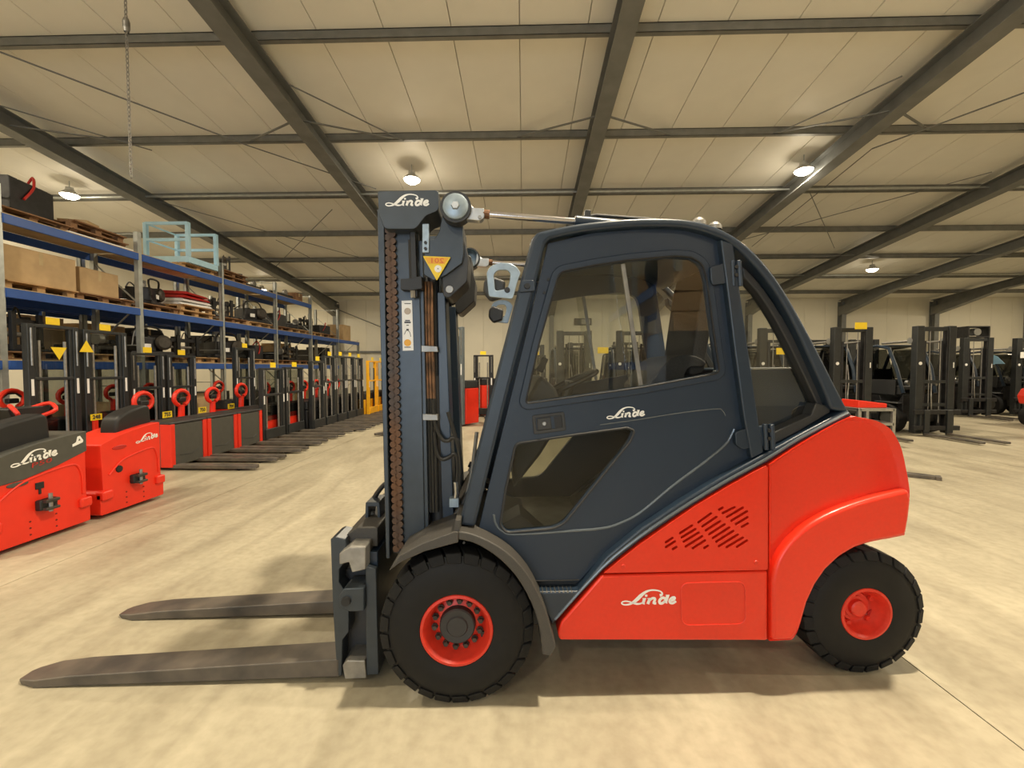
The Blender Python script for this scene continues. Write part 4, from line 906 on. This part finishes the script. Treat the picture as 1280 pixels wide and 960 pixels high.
# ------------------------------------------------------------------ tow tractors at the front of the left row (local x towards the aisle)
def tow_tractor(y0, w, label, band, model):
    X0 = -4.5; t = tag(empty('tow_tractor', (X0, y0 + w / 2, 0)), label, 'tow tractor'); h = w / 2; zr = lambda px, py: onX(px, py, X0).z
    # body plate in the (y,z) plane, gently bowed top edge
    top = [(-h + .02, .80), (-h * .5, .865), (0, .91), (h * .5, .94), (h - .03, .955)]
    out = [(-h, .045), (h, .045), (h, .28), (h - .035, .30)] + [(h - .03, .93)] + [(p[0], p[1]) for p in top[::-1]] + [(-h + .035, .30), (-h, .28)]
    sw = lambda p: Vector((p.y, p.x, p.z))
    zb = .80 if band else 1
    part(MB().prism(round_poly(out, .02), -.45, 0, tf=sw), 'body', 'red_low', .014, t, seg=3)
    if band:
        bo = [(-h + .03, .60), (-h * .3, .615), (h * .3, .675), (h - .02, .77)] + [(h - .016, .975)] + [(p[0], p[1] + .016) for p in top[::-1][1:]] + [(-h - .004, .80), (-h - .004, .60)]
        part(MB().prism(bo, -.44, .006, tf=sw), 'top_band', 'panel_grey', .006, t)
    for s in (-1, 1):
        b = MB().box(-.06, .035, s * h - (.12 if s > 0 else 0), s * h + (0 if s > 0 else .12), .20, .30); part(b, 'bumper', 'red_low', .02, t, seg=3)
    arch = smooth_path([(-h + .10, .46), (-h * .4, .58), (0, .63), (h * .5, .66), (h - .12, .64), (h - .075, .52), (h - .07, .34)], 4)
    part(MB().tube([(.004, p[0], p[1]) for p in arch], .010, 6), 'panel_ridge', 'red_low', 0, t, smooth=True)
    el = [(-h * .42 + .085 * math.cos(a), .66 - (0 if band else -.08) + .022 * math.sin(a)) for a in [k * math.pi / 8 for k in range(16)]]
    if band: el = [(p[0], p[1] - .075) for p in el]
    part(MB().prism(el, -.02, .008, tf=sw), 'oval_lamp', 'red_deep' if not band else 'panel_grey', .003, t)
    H = part(MB().box(0, .06, -.06, .09, .30, .40), 'tow_hitch', 'black', .012, t)
    part(MB().box(.02, .10, -.045, .075, .37, .40).box(.02, .10, -.045, .075, .30, .325), 'hitch_jaw', 'greasy', .006, H); part(MB().tube([(.07, .015, .28), (.07, .015, .45)], .016, 8), 'hitch_pin', 'steel_dull', 0, H)
    part(MB().box(0, .01, -.05, .02, .50, .56).box(0, .01, -.025, -.005, .45, .50), 'socket', 'black', .003, t) if band else part(MB().lathe([(0, .04), (.012, .036), (.014, 0)], (0, -h * .45, .50), 'X', 14), 'socket', 'black', 0, t)
    for yy in (-.10, .12):
        for zz in (.22, .16, .1): part(MB().lathe([(0, .009), (.004, .008), (.004, 0)], (0, yy, zz), 'X', 8), 'bolt', 'seam', 0, t)
    lw = .38; ly = -h * .12 if band else h * .45; lz = .815 if band else .80; an = .13
    m = logo_mb(lw if band else .30); m.xf(lambda p: Vector((.010 if band else .004, ly + p.x * math.cos(an) - p.z * math.sin(an), lz + p.x * math.sin(an) + p.z * math.cos(an)))); part(m, 'lettering', 'white', 0, t, fixn=False)
    if model:
        m = text_mb(model, .042, .17); m.xf(lambda p: Vector((.010, ly + .06 + p.x * math.cos(an) - p.z * math.sin(an) + .2 * p.z, lz - .078 + p.x * math.sin(an) + p.z))); part(m, 'model_number', 'red_deep', 0, t, fixn=False)
        q = MB().prism([(h - .16, .835), (h - .06, .865), (h - .055, .885), (h - .085, .935), (h - .11, .93), (h - .125, .875), (h - .16, .86)], .007, .010, holes=[[(h - .105, .885), (h - .08, .888), (h - .092, .912)]], tf=sw); part(q, 'emblem', 'white', 0, t)
    # platform, backrest, steering head
    part(MB().box(-1.25, -.45, -h + .05, h - .05, .06, .22), 'platform', 'plastic_dark', .02, t)
    hump = smooth_path([(-h + .05, .70), (-h + .06, .98), (-h * .55, 1.10), (0, 1.16), (h * .35, 1.17), (h * .42, 1.0), (h * .45, .74)], 4)
    if not band: hump = smooth_path([(-.10, .80), (-.08, 1.02), (.02, 1.10), (.18, 1.15), (h * .85, 1.16), (h * .92, 1.0), (h * .94, .80)], 4)
    part(MB().prism(hump, -.30, -.10, tf=sw), 'backrest', 'black', .05, t, seg=4)
    part(MB().box(-1.7, -1.2, -h + .02, h - .02, .06, .82), 'front_hood', 'panel_grey', .05, t, seg=3)
    S = part(MB().prism(round_poly([(-.16, 1.0), (.16, 1.0), (.22, 1.17), (-.22, 1.17)], .03), -1.40, -1.2, tf=sw), 'steering_head', 'black', .03, t)
    part(MB().tube([(-1.35, 0, .8), (-1.3, 0, 1.02)], .06, 10), 'steering_column', 'plastic_dark', 0, S)
    for s in (-1, 1): part(MB().tube(smooth_path([(-1.3, s * .10, 1.15), (-1.2, s * .2, 1.2), (-1.12, s * .2, 1.12), (-1.2, s * .12, 1.06)], 3), .022, 8), 'grip', 'red_low', 0, S, smooth=True)
    for s in (-1, 1): part(MB().lathe([(-.05, 0), (-.05, .11), (.05, .11), (.05, 0)], (-.3, s * (h - .12), .11), 'Y', 18), 'wheel', 'rubber', 0, t)
    return t
tow_tractor(3.42, .89, 'red tow tractor with a charcoal upper band at the left edge', True, 'P50')
tow_tractor(4.42, .80, 'all red tow tractor with black backrest, second from the left edge', False, None)

# ------------------------------------------------------------------ ride-on pallet trucks and stackers of the left row (local x towards the aisle)
def tiller(t, x, zt, s=1.0):
    st = part(MB().tube([(x, 0, .25), (x + .03, 0, zt - .16)], [.06, .05], 10), 'tiller_stem', 'red_low', .0, t, smooth=True)
    pts = [(x + .03, .17 * s * math.cos(a), zt - .03 + .14 * s * math.sin(a)) for a in [-1.13 + k * .45 for k in range(13)]]
    part(MB().tube(pts, .036, 8), 'tiller_loop', 'red_low', 0, st, smooth=True); part(MB().box(x - .01, x + .07, -.075, .075, zt - .10, zt - .02), 'tiller_buttons', 'black', .015, st)
    part(MB().tube([(x + .03, -.13, zt + .0), (x + .03, -.06, zt + .06), (x + .03, .06, zt + .06), (x + .03, .13, zt)], .018, 6), 'tiller_grip', 'black', 0, st)
def fork_pair(t, L, w=.17, gap=.19, th=.055, z0=.03, mt='fork'):
    for s in (-1, 1):
        y = s * (gap + w / 2); m = MB(); m.prism([(-.05, y - w / 2), (L - .22, y - w / 2), (L, y - w * .22), (L, y + w * .22), (L - .22, y + w / 2), (-.05, y + w / 2)], z0, z0 + th, tf=lambda p: Vector((p.x, p.z, p.y)))
        f = part(m, 'fork', mt, .006, t); part(MB().lathe([(-.06, 0), (-.06, .035), (.06, .035), (.06, 0)], (L - .28, y, .036), 'Y', 10), 'load_roller', 'rubber', 0, f)
def tagcard(t, x, y, z, txt=None, w=.16, rz=0):
    c = part(MB().box(x - .004, x + .004, y - w / 2, y + w / 2, z, z + w * .55), 'number_tag', 'yellow', 0, t)
    if txt:
        m = text_mb(txt, w * .34, w * .7, .004); m.xf(lambda p: Vector((x + .0055, y + p.x, z + w * .27 + p.z))); part(m, 'tag_digits', 'ink', 0, c, fixn=False)
def pallet_truck(y, label, txt):
    t = tag(empty('pallet_truck', (-5.55, y, 0)), label, 'pallet truck', 'ride-on pallet trucks in the left row')
    part(MB().box(-.14, 0, -.30, .30, .06, .72), 'battery_panel', 'panel_grey', .012, t)
    for s in (-1, 1): part(MB().prism(round_poly([(-.16, s * .30), (.012, s * .30), (.012, s * .385), (-.16, s * .40)], .015), .05, .73, tf=lambda p: Vector((p.x, p.z, p.y))), 'corner_post', 'red_low', .010, t)
    part(MB().box(-.55, -.14, -.38, .38, .05, .72), 'battery_case', 'panel_grey', .012, t)
    part(MB().box(-.56, .01, -.39, .39, .725, .76), 'top_cover', 'plastic_dark', .012, t)
    part(MB().tube([(.004, -.2, .22), (.004, .05, .20), (.004, .2, .26)], .004, 4), 'panel_crease', 'black', 0, t)
    part(MB().prism(round_poly([(-.98, .1), (-.55, .1), (-.55, .70), (-.70, .74), (-.98, .55)], .06), -.36, .36), 'drive_hood', 'red_low', .03, t, seg=3)
    part(MB().box(-1.35, -.98, -.33, .33, .10, .15), 'platform', 'plastic_dark', .012, t)
    tiller(t, -.80, 1.10); fork_pair(t, 1.32); tagcard(t, -.5, .16, .78, txt, .19); return t
for y, lb, tx in [(6.98, 'red pallet truck with charcoal panel, nearest of the three beside the tow tractors', '755'), (7.78, 'red pallet truck with charcoal panel, middle of the three', '750'), (8.58, 'red pallet truck with charcoal panel, farthest of the three before the mast stackers', '704')]: pallet_truck(y, lb, tx)
def stacker(x, y, h, w, label, col='frame_grey', body='red_low', scr=True, tagtxt='', group='mast stackers in the left row', fork=1.3, tl=True, rz=0.0, name='stacker', bh=.55):
    t = tag(empty(name, (x, y, 0), rz), label, 'stacker', group); k = w / 2
    for s in (-1, 1):
        r_ = part(MB().box(-.10, 0, s * k - (.09 if s > 0 else 0), s * k + (0 if s > 0 else .09), .05, h), 'mast_rail', col, .008, t)
        part(MB().box(-.09, -.02, s * (k - .115) - .025, s * (k - .115) + .025, .12, h - .04), 'inner_rail', col, .006, r_)
        part(MB().tube([(-.05, s * (k - .19), .15), (-.05, s * (k - .19), h - .25)], .022, 8), 'lift_cylinder', 'steel_dull' if col != 'stacker_yellow' else 'black', 0, t, smooth=True)
        part(MB().box(.0, .004, s * (k - .045) - .018, s * (k - .045) + .018, h * .52, h * .63), 'mast_label', 'white', 0, t)
        part(MB().tube([(.004, s * (k - .045), h * .72), (.004, s * (k - .045), h * .97)], .013, 6), 'lift_chain', 'steel_dull', 0, t)
    for z, dz in ((h - .05, .05), (h * .62, .05), (.12, .12)): part(MB().box(-.09, -.01, -k + .02, k - .02, z, z + dz), 'crossbar', col, .006, t)
    if scr: part(MB().box(-.125, -.117, -k + .06, k - .06, .45, h - .06), 'guard_screen', 'screen', 0, t)
    part(MB().box(-.01, .03, -k + .05, k - .05, .08, .30), 'fork_carriage', col, .012, t)
    part(MB().box(-.70, -.14, -k, k, .05, bh), 'battery_case', body, .02, t); part(MB().box(-.70, -.14, -k + .02, k - .02, bh, bh + .22), 'hood', 'plastic_dark', .03, t)
    if tl: tiller(t, -.78, 1.15)
    fork_pair(t, fork, .16, .12 if w < .75 else .17); tagcard(t, -.02, .0, h + .01, None, .2)
    if tagtxt: tagcard(t, .036, -.27, .71, tagtxt, .2); part(MB().box(-.01, .034, -.31, -.23, .28, .73), 'tag_holder', 'red_low', .006, t)
    return t
stacker(-7.5, 6.72, 2.30, .76, 'tall stacker with clear mast screen at the left edge, leftmost of the rear row', fork=.9)
stacker(-7.5, 7.58, 2.28, .80, 'tall stacker with clear mast screen and yellow triangle, second of the rear row', tagtxt='248', fork=.9)
stacker(-7.6, 8.55, 1.92, .78, 'lower stacker with clear mast screen, third of the rear row', fork=.9)
stacker(-7.6, 9.42, 1.90, .80, 'lower stacker with clear mast screen, fourth of the rear row, by a rack upright', fork=.9)
stacker(-7.4, 11.3, 2.15, .80, 'lower stacker behind the red tiller handles, fifth of the rear row', fork=.8)
stacker(-5.55, 9.44, 1.62, .84, 'stacker with red base and clear screen, first mast after the pallet trucks')
stacker(-5.55, 10.33, 1.64, .82, 'stacker with red base and clear screen, second mast after the pallet trucks')
names = ['first', 'second', 'third', 'fourth', 'fifth', 'sixth']
for i in range(5):
    stacker(-5.35, 11.1 + i * .70, [1.80, 1.95, 1.97, 1.97, 1.95][i], .68, f'dark mast stacker without screen, {names[i]} of the dense row before the yellow ones', col='frame_grey', body='machine', scr=False)
for i in range(3):
    stacker(-5.2, 14.75 + i * .85, 1.87, .80, f'yellow mast stacker, {names[i]} of the three at the end of the left row', col='stacker_yellow', body='stacker_yellow', scr=False, tl=False, group='yellow stackers at the end of the left row')
stacker(-1.95, 12.0, 2.75, .62, 'reach truck with a tall pale grey mast and red body, between mast and cab', 'mast_grey', 'red_low', scr=False, rz=R(236), name='reach_truck', group=None, fork=2.5, bh=1.05, tl=False)
for i, (x, y) in enumerate(((-1.35, 14.2), (-.45, 14.4), (-2.6, 15.2), (.4, 14.6))):
    stacker(x, y, 2.05, .66, 'red reach truck in the row behind the pale grey mast, ' + ['nearest the mast', 'beside the cab pillar', 'leftmost, partly behind the mast', 'seen through the windscreen'][i], 'machine', 'red_low', scr=False, rz=R(-100), name='reach_truck', group='red reach trucks in the middle distance', fork=.5, bh=1.05, tl=False)
# yellow warning triangles hung on the screens of the first two tall stackers
for x, y, z, up, lb in ((-7.44, 6.72, 1.86, -1, 'yellow warning triangle pointing down on the leftmost screen'), (-7.44, 7.16, 1.98, 1, 'yellow warning triangle pointing up between the two tall screens')):
    tag(MB().prism([(-.12, -.09 * up), (.12, -.09 * up), (0, .11 * up)], 0, .004, tf=lambda p: Vector((p.y, p.x, p.z))).build('warning_triangle', 'yellow', None, loc=(x, y, z)), lb, 'sign')

# ------------------------------------------------------------------ forklifts of the far row (local front = -y, origin under the fork carriage)
def make_forklift(rail='frame_grey', body='machine', cw='machine', h=2.62, cab=True, forks=1.25):
    t = empty('forklift_truck'); bx = lambda *a: MB().box(*a)
    for s in (-1, 1):
        r_ = part(bx(*sorted((s * .30, s * .47)), .06, .22, .06, h), 'mast_rail', rail, .01, t); part(bx(*sorted((s * .27, s * .31)), .08, .2, .1, h - .1), 'inner_rail', 'machine', .006, r_)
        part(MB().tube([(s * .2, .16, .2), (s * .2, .16, h - .35)], .032, 8), 'lift_cylinder', 'machine', 0, t, smooth=True)
        part(MB().tube([(s * .13, .10, .3), (s * .13, .10, h - .12)], .011, 6), 'lift_chain', 'steel_dull', 0, t)
        m = MB(); y = s * .27; m.box(y - .06, y + .06, -forks, -.02, .03, .075); part(m, 'fork', 'fork', .008, t); part(bx(y - .06, y + .06, -.05, 0, .03, .62), 'fork_shank', rail, .006, t)
        part(MB().lathe([(-.13, .20), (-.13, .33), (-.10, .36), (.10, .36), (.13, .33), (.13, .20)], (s * .47, .72, .36), 'X', 24), 'front_wheel', 'rubber', 0, t, smooth=True)
        part(MB().lathe([(-.10, 0), (-.10, .20), (.11, .20), (.11, 0)], (s * .47, .72, .36), 'X', 16), 'front_rim', 'red_rim' if cw == 'red_low' else 'panel_grey', 0, t)
        part(MB().lathe([(-.09, .14), (-.09, .26), (.09, .26), (.09, .14), (.09, 0)], (s * .42, 2.1, .27), 'X', 20), 'rear_wheel', 'rubber', 0, t, smooth=True)
        part(MB().tube([(s * .40, .46, 1.0), (s * .44, .62, 1.6), (s * .44, .86, 2.12), (s * .44, 1.2, 2.2), (s * .44, 1.75, 2.14), (s * .45, 2.2, 1.1)], .04, 8), 'guard_pillar', 'paint_dark', 0, t, smooth=True)
        K = part(MB().tube([(s * .40, .22, h - .35), (s * .40, 1.1, 2.26)], .03, 8), 'tilt_cylinder', 'steel_dull', 0, t); part(MB().lathe([(-.05, 0), (-.05, .075), (.05, .075), (.05, 0)], (s * .42, .26, h - .34), 'X', 14), 'tilt_knuckle', 'steel', 0, K)
        part(MB().lathe([(-.05, 0), (-.05, .06), (.02, .07), (.03, 0)], (s * .34, .42, 1.25), 'Y', 12), 'work_lamp', 'steel', 0, t)
        part(bx(*sorted((s * .36, s * .58)), .42, 1.1, .73, .77), 'mudguard', 'plastic_dark', .02, t)
    for z, d in ((h - .12, .10), (1.25, .08), (.7, .08)): part(bx(-.42, .42, .09, .17, z, z + d), 'mast_crossbar', rail, .008, t)
    for z in (.14, .52): part(bx(-.55, .55, -.02, .05, z, z + .11), 'carriage_bar', 'machine', .008, t)
    for x in (-.40, .36): part(bx(x, x + .05, 0, .06, .14, .62), 'carriage_plate', rail, .004, t)
    part(MB().prism(round_poly([(.40, .30), (1.5, .28), (1.5, .95), (1.1, .95), (.95, .62), (.62, .62), (.40, .98)], .03), -.46, .46, tf=lambda p: Vector((p.z if False else p.y, p.x, p.z))), 'body', body, .02, t)
    part(MB().prism(round_poly([(1.5, .28), (1.85, .30), (1.9, .62), (2.35, .62), (2.42, .85), (2.3, 1.06), (1.5, 1.02)], .05), -.52, .52, tf=lambda p: Vector((p.y, p.x, p.z))), 'counterweight', cw, .06, t, seg=3)
    part(bx(-.44, .44, .86, 1.78, 2.17, 2.21), 'roof', 'paint_dark', .01, t)
    s_ = part(bx(-.25, .25, 1.1, 1.5, .95, 1.06), 'seat', 'seat_fabric', .03, t); part(bx(-.23, .23, 1.45, 1.55, 1.06, 1.6), 'backrest', 'seat_fabric', .04, s_)
    part(MB().tube([(0, .72, .95), (0, .86, 1.28)], .03, 8).lathe([(0, .15), (.03, .17), (.06, .15)], (0, .86, 1.26), 'Z', 16, closed=True), 'steering_wheel', 'black', 0, t)
    part(bx(-.42, .42, .50, .66, .95, 1.18), 'dashboard', 'plastic_dark', .03, t)
    if cab: part(MB().add([(-.40, .47, 1.0), (.40, .47, 1.0), (.42, .86, 2.12), (-.42, .86, 2.12)], [(0, 1, 2, 3)]), 'windscreen', 'screen_dark', 0, t)
    for s in (-1, 1):
        part(MB().prism([(.62, .95), (1.95, .95), (1.85, 1.32), (.60, 1.32)], s * .455, s * .475, tf=lambda p: Vector((p.y, p.x, p.z))), 'side_panel', 'plastic_dark', .004, t)
        part(MB().prism([(.62, 1.33), (1.85, 1.33), (1.70, 2.10), (.90, 2.10)], s * .46, s * .466, tf=lambda p: Vector((p.y, p.x, p.z))), 'side_pane', 'screen_dark', 0, t)
    part(bx(-.3, .3, 1.6, 1.95, 1.0, 1.45), 'gas_tank_cover', 'machine', .04, t)
    part(MB().tube(smooth_path([(-.1, .04, .6), (-.16, .0, .95), (-.05, .12, 1.3), (-.08, .14, 1.7)], 4), .014, 6), 'hose', 'steel_dull', 0, t)
    part(bx(.405, .425, .052, .06, h * .62, h * .62 + .13), 'mast_label', 'white', 0, t); part(MB().lathe([(.05, 0), (.05, .04), (.06, .04)], (-.385, 0, h * .66), 'Y', 12), 'round_label', 'white', 0, t)
    return t
F0 = make_forklift()
far = [(1.35, 11.6, .03, 'dark forklift in the far row seen through the left part of the cab window'), (2.95, 11.6, -.02, 'dark forklift in the far row seen behind the steering wheel'), (4.65, 11.0, .02, 'dark forklift in the far row hidden mostly behind the cab seat'),
       (6.35, 10.9, -.03, 'dark forklift in the far row seen through the rear quarter window'), (8.05, 10.75, .02, 'dark forklift with yellow mast tag just right of the cab rear pillar'), (9.80, 10.5, .04, 'dark forklift with wide mast and round white label, right of the grey frame'),
       (14.95, 14.6, -.02, 'dark forklift with a black lamp box on its mast, right side'), (16.95, 14.9, .05, 'dark forklift with a white card on its mast and light blue film in its cab'), (19.3, 13.0, 0, 'farthest right dark forklift, partly cut by the frame')]
for i, (x, y, r, lb) in enumerate(far):
    t = F0 if i == 0 else copy_tree(F0); t.location = (x, y, 0); t.rotation_euler = (0, 0, r); tag(t, lb, 'forklift', 'parked forklifts of the far row')
far2 = [(.4, 18.6), (2.2, 17.0), (3.9, 16.6), (10.3, 15.3), (8.7, 15.3), (13.2, 18.6), (20.5, 16.5), (7.1, 15.2), (11.9, 15.4)]
for i, (x, y) in enumerate(far2):
    t = copy_tree(F0); t.location = (x, y, 0); t.rotation_euler = (0, 0, random.uniform(-.08, .08)); tag(t, f'forklift, second far row, {["leftmost, behind the cab front pillar", "seen left through the cab window", "seen behind the steering wheel", "behind the wide mast", "behind the cab rear pillar", "near the right edge", "farthest right", "left of the one behind the rear pillar", "right of the one behind the wide mast"][i]}', 'forklift', 'forklifts of the second far row')
# red forklift cut by the right edge
t = make_forklift('frame_grey', 'red_low', 'red_low'); t.name = 'forklift_truck'; t.location = (16.25, 12.0, 0); t.rotation_euler = (0, 0, R(90)); tag(t, 'forklift with a red counterweight cut off by the right edge', 'forklift')
# tags, box and film that belong to particular trucks of the row
for x, y, z, lb in ((8.05, 10.68, 2.55, 'yellow number tag hanging on the mast right of the cab rear pillar'), (6.3, 10.83, 1.95, 'yellow number tag seen through the rear quarter window'), (2.05, 11.4, 2.0, 'yellow number tag seen through the cab window')):
    tag(MB().box(-.14, .14, -.004, .004, 0, .16).build('number_tag', 'yellow', None, loc=(x, y - .08, z)), lb, 'tag', 'yellow number tags on the far row')
bx_ = empty('lamp_box', (14.95, 14.72, 2.62)); part(MB().box(-.35, .35, -.05, .35, 0, .04).box(-.35, .35, -.05, .35, .34, .38), 'plate', 'machine', .006, bx_)
for x in (-.33, .33): part(MB().box(x - .02, x + .02, -.05, .35, .04, .34), 'bracket', 'machine', 0, bx_)
part(MB().lathe([(-.1, 0), (-.1, .12), (.1, .12), (.1, 0)], (0, .1, .19), 'Y', 16), 'lamp', 'steel', 0, bx_); tag(bx_, 'black bracket box with a lamp on top of a mast, right side', 'lamp')
tag(MB().prism([(-.35, -.10), (-.10, .16), (.1, .24), (.38, .20), (.30, .02), (.12, -.16), (-.05, -.10)], 0, .01).build('plastic_film', 'sky_film', None, loc=(16.36, 15.52, 1.86), rz=R(90)), 'light blue plastic film in the cab of a forklift at the right', 'film')
tag(MB().box(-.07, .07, -.004, .004, 0, .2).build('paper_card', 'white', None, loc=(16.57, 14.86, 1.95)), 'small white card on a mast near the right edge', 'card')
# grey steel frame with a red cover between the forklifts
g = tag(empty('steel_stillage', (7.35, 9.55, 0)), 'light grey tubular steel frame with a red cover just behind the counterweight', 'frame')
for x in (-.35, .35):
    for y in (-.35, .35): part(MB().box(x - .03, x + .03, y - .03, y + .03, 0, .78), 'post', 'steel', .004, g)
for z in (.12, .45, .75):
    for y in (-.35, .35): part(MB().box(-.35, .35, y - .03, y + .03, z - .03, z + .03), 'rail', 'steel', .004, g)
    for x in (-.35, .35): part(MB().box(x - .03, x + .03, -.35, .35, z - .03, z + .03), 'rail', 'steel', .004, g)
tag(MB().prism([(-.3, 0), (.3, 0), (.3, .09), (-.28, .16)], -.25, .25).build('red_cover', 'red_low', None, bevel=.012, loc=(7.35, 9.55, .78)), 'red sheet metal cover lying on the light grey frame', 'cover')
lf = MB().prism([(-.08, -.62), (.08, -.62), (.08, .45), (.03, .62), (-.03, .62), (-.08, .45)], 0, .05, tf=lambda p: Vector((p.x, p.z, p.y))); lf.box(-.08, .08, .56, .62, 0, .0501)
tag(lf.build('loose_fork', 'fork', None, bevel=.004, loc=(5.55, 6.75, 0), rz=R(-128)), 'loose dark fork blade lying on the floor behind the counterweight', 'fork')
# exit sign on the rear wall
e = tag(empty('exit_sign', (3.4, YB - .05, 4.3)), 'small dark emergency exit sign high on the rear wall', 'sign'); part(MB().box(-.5, .5, -.04, .04, -.2, .2), 'sign_box', 'black', .01, e); part(MB().box(-.1, .42, -.045, -.04, -.14, .14), 'sign_face', 'steel_dull', 0, e)

# rack behind the photographer, seen as a reflection in the cab window
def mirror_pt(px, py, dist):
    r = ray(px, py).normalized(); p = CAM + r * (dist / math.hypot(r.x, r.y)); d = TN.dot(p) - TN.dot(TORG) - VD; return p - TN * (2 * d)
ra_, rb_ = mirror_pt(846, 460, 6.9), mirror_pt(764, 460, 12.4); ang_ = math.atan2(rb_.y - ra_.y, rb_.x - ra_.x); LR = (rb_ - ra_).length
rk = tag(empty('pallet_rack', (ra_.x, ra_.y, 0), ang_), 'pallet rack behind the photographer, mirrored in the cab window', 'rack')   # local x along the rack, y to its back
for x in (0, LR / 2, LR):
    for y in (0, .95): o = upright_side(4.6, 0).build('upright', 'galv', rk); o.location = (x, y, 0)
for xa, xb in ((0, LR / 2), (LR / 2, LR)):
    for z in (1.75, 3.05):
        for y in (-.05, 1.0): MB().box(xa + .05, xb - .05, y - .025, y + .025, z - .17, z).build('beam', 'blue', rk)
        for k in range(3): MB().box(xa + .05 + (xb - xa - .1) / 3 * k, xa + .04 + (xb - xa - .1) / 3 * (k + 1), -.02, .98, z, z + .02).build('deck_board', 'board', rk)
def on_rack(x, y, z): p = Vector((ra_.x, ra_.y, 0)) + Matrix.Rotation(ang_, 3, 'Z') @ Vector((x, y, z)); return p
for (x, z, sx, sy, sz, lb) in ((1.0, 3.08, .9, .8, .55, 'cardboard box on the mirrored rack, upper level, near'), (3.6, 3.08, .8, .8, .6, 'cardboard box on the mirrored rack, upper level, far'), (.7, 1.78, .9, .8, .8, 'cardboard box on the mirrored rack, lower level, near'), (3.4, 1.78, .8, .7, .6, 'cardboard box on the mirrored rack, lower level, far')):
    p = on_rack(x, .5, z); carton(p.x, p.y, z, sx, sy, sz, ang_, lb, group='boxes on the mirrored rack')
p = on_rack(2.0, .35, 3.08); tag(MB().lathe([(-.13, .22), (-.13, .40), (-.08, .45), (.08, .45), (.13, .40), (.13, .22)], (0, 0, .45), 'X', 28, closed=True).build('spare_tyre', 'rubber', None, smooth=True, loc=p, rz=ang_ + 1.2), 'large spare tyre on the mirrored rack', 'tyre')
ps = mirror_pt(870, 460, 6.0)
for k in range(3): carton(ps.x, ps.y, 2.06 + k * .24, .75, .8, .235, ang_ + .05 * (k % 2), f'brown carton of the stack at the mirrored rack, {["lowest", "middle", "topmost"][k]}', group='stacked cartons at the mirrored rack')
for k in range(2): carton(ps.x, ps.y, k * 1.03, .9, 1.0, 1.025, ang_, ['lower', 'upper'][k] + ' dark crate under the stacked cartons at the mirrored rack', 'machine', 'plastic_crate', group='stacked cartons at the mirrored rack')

# hanging chain at the upper left
cx = onY(160, 100, 6.2); ch = tag(empty('hoist_chain', (cx.x, cx.y, 0)), 'thin steel chain hanging from the roof at the upper left', 'chain')
zt = zroof(cx.y) - .2; zb_ = onY(160, 222, 6.2).z; m = MB(); z = zb_; i = 0
while z < zt - .05:
    n = [(.017 * math.cos(a), .040 * math.sin(a)) for a in [q * math.pi / 4 for q in range(8)]]
    m.tube([(p[0] if i % 2 else 0, 0 if i % 2 else p[0], z + .03 + p[1]) for p in n] + [(n[0][0] if i % 2 else 0, 0 if i % 2 else n[0][0], z + .03)], .0085, 4, caps=False); z += .062; i += 1
tag(part(m, 'links', 'steel_dull', 0, ch), kind='stuff'); part(MB().lathe([(0, .03), (.05, .045), (.14, .045), (.19, .03)], (0, 0, onY(160, 40, 6.2).z), 'Z', 12), 'swivel', 'steel_dull', 0, ch)
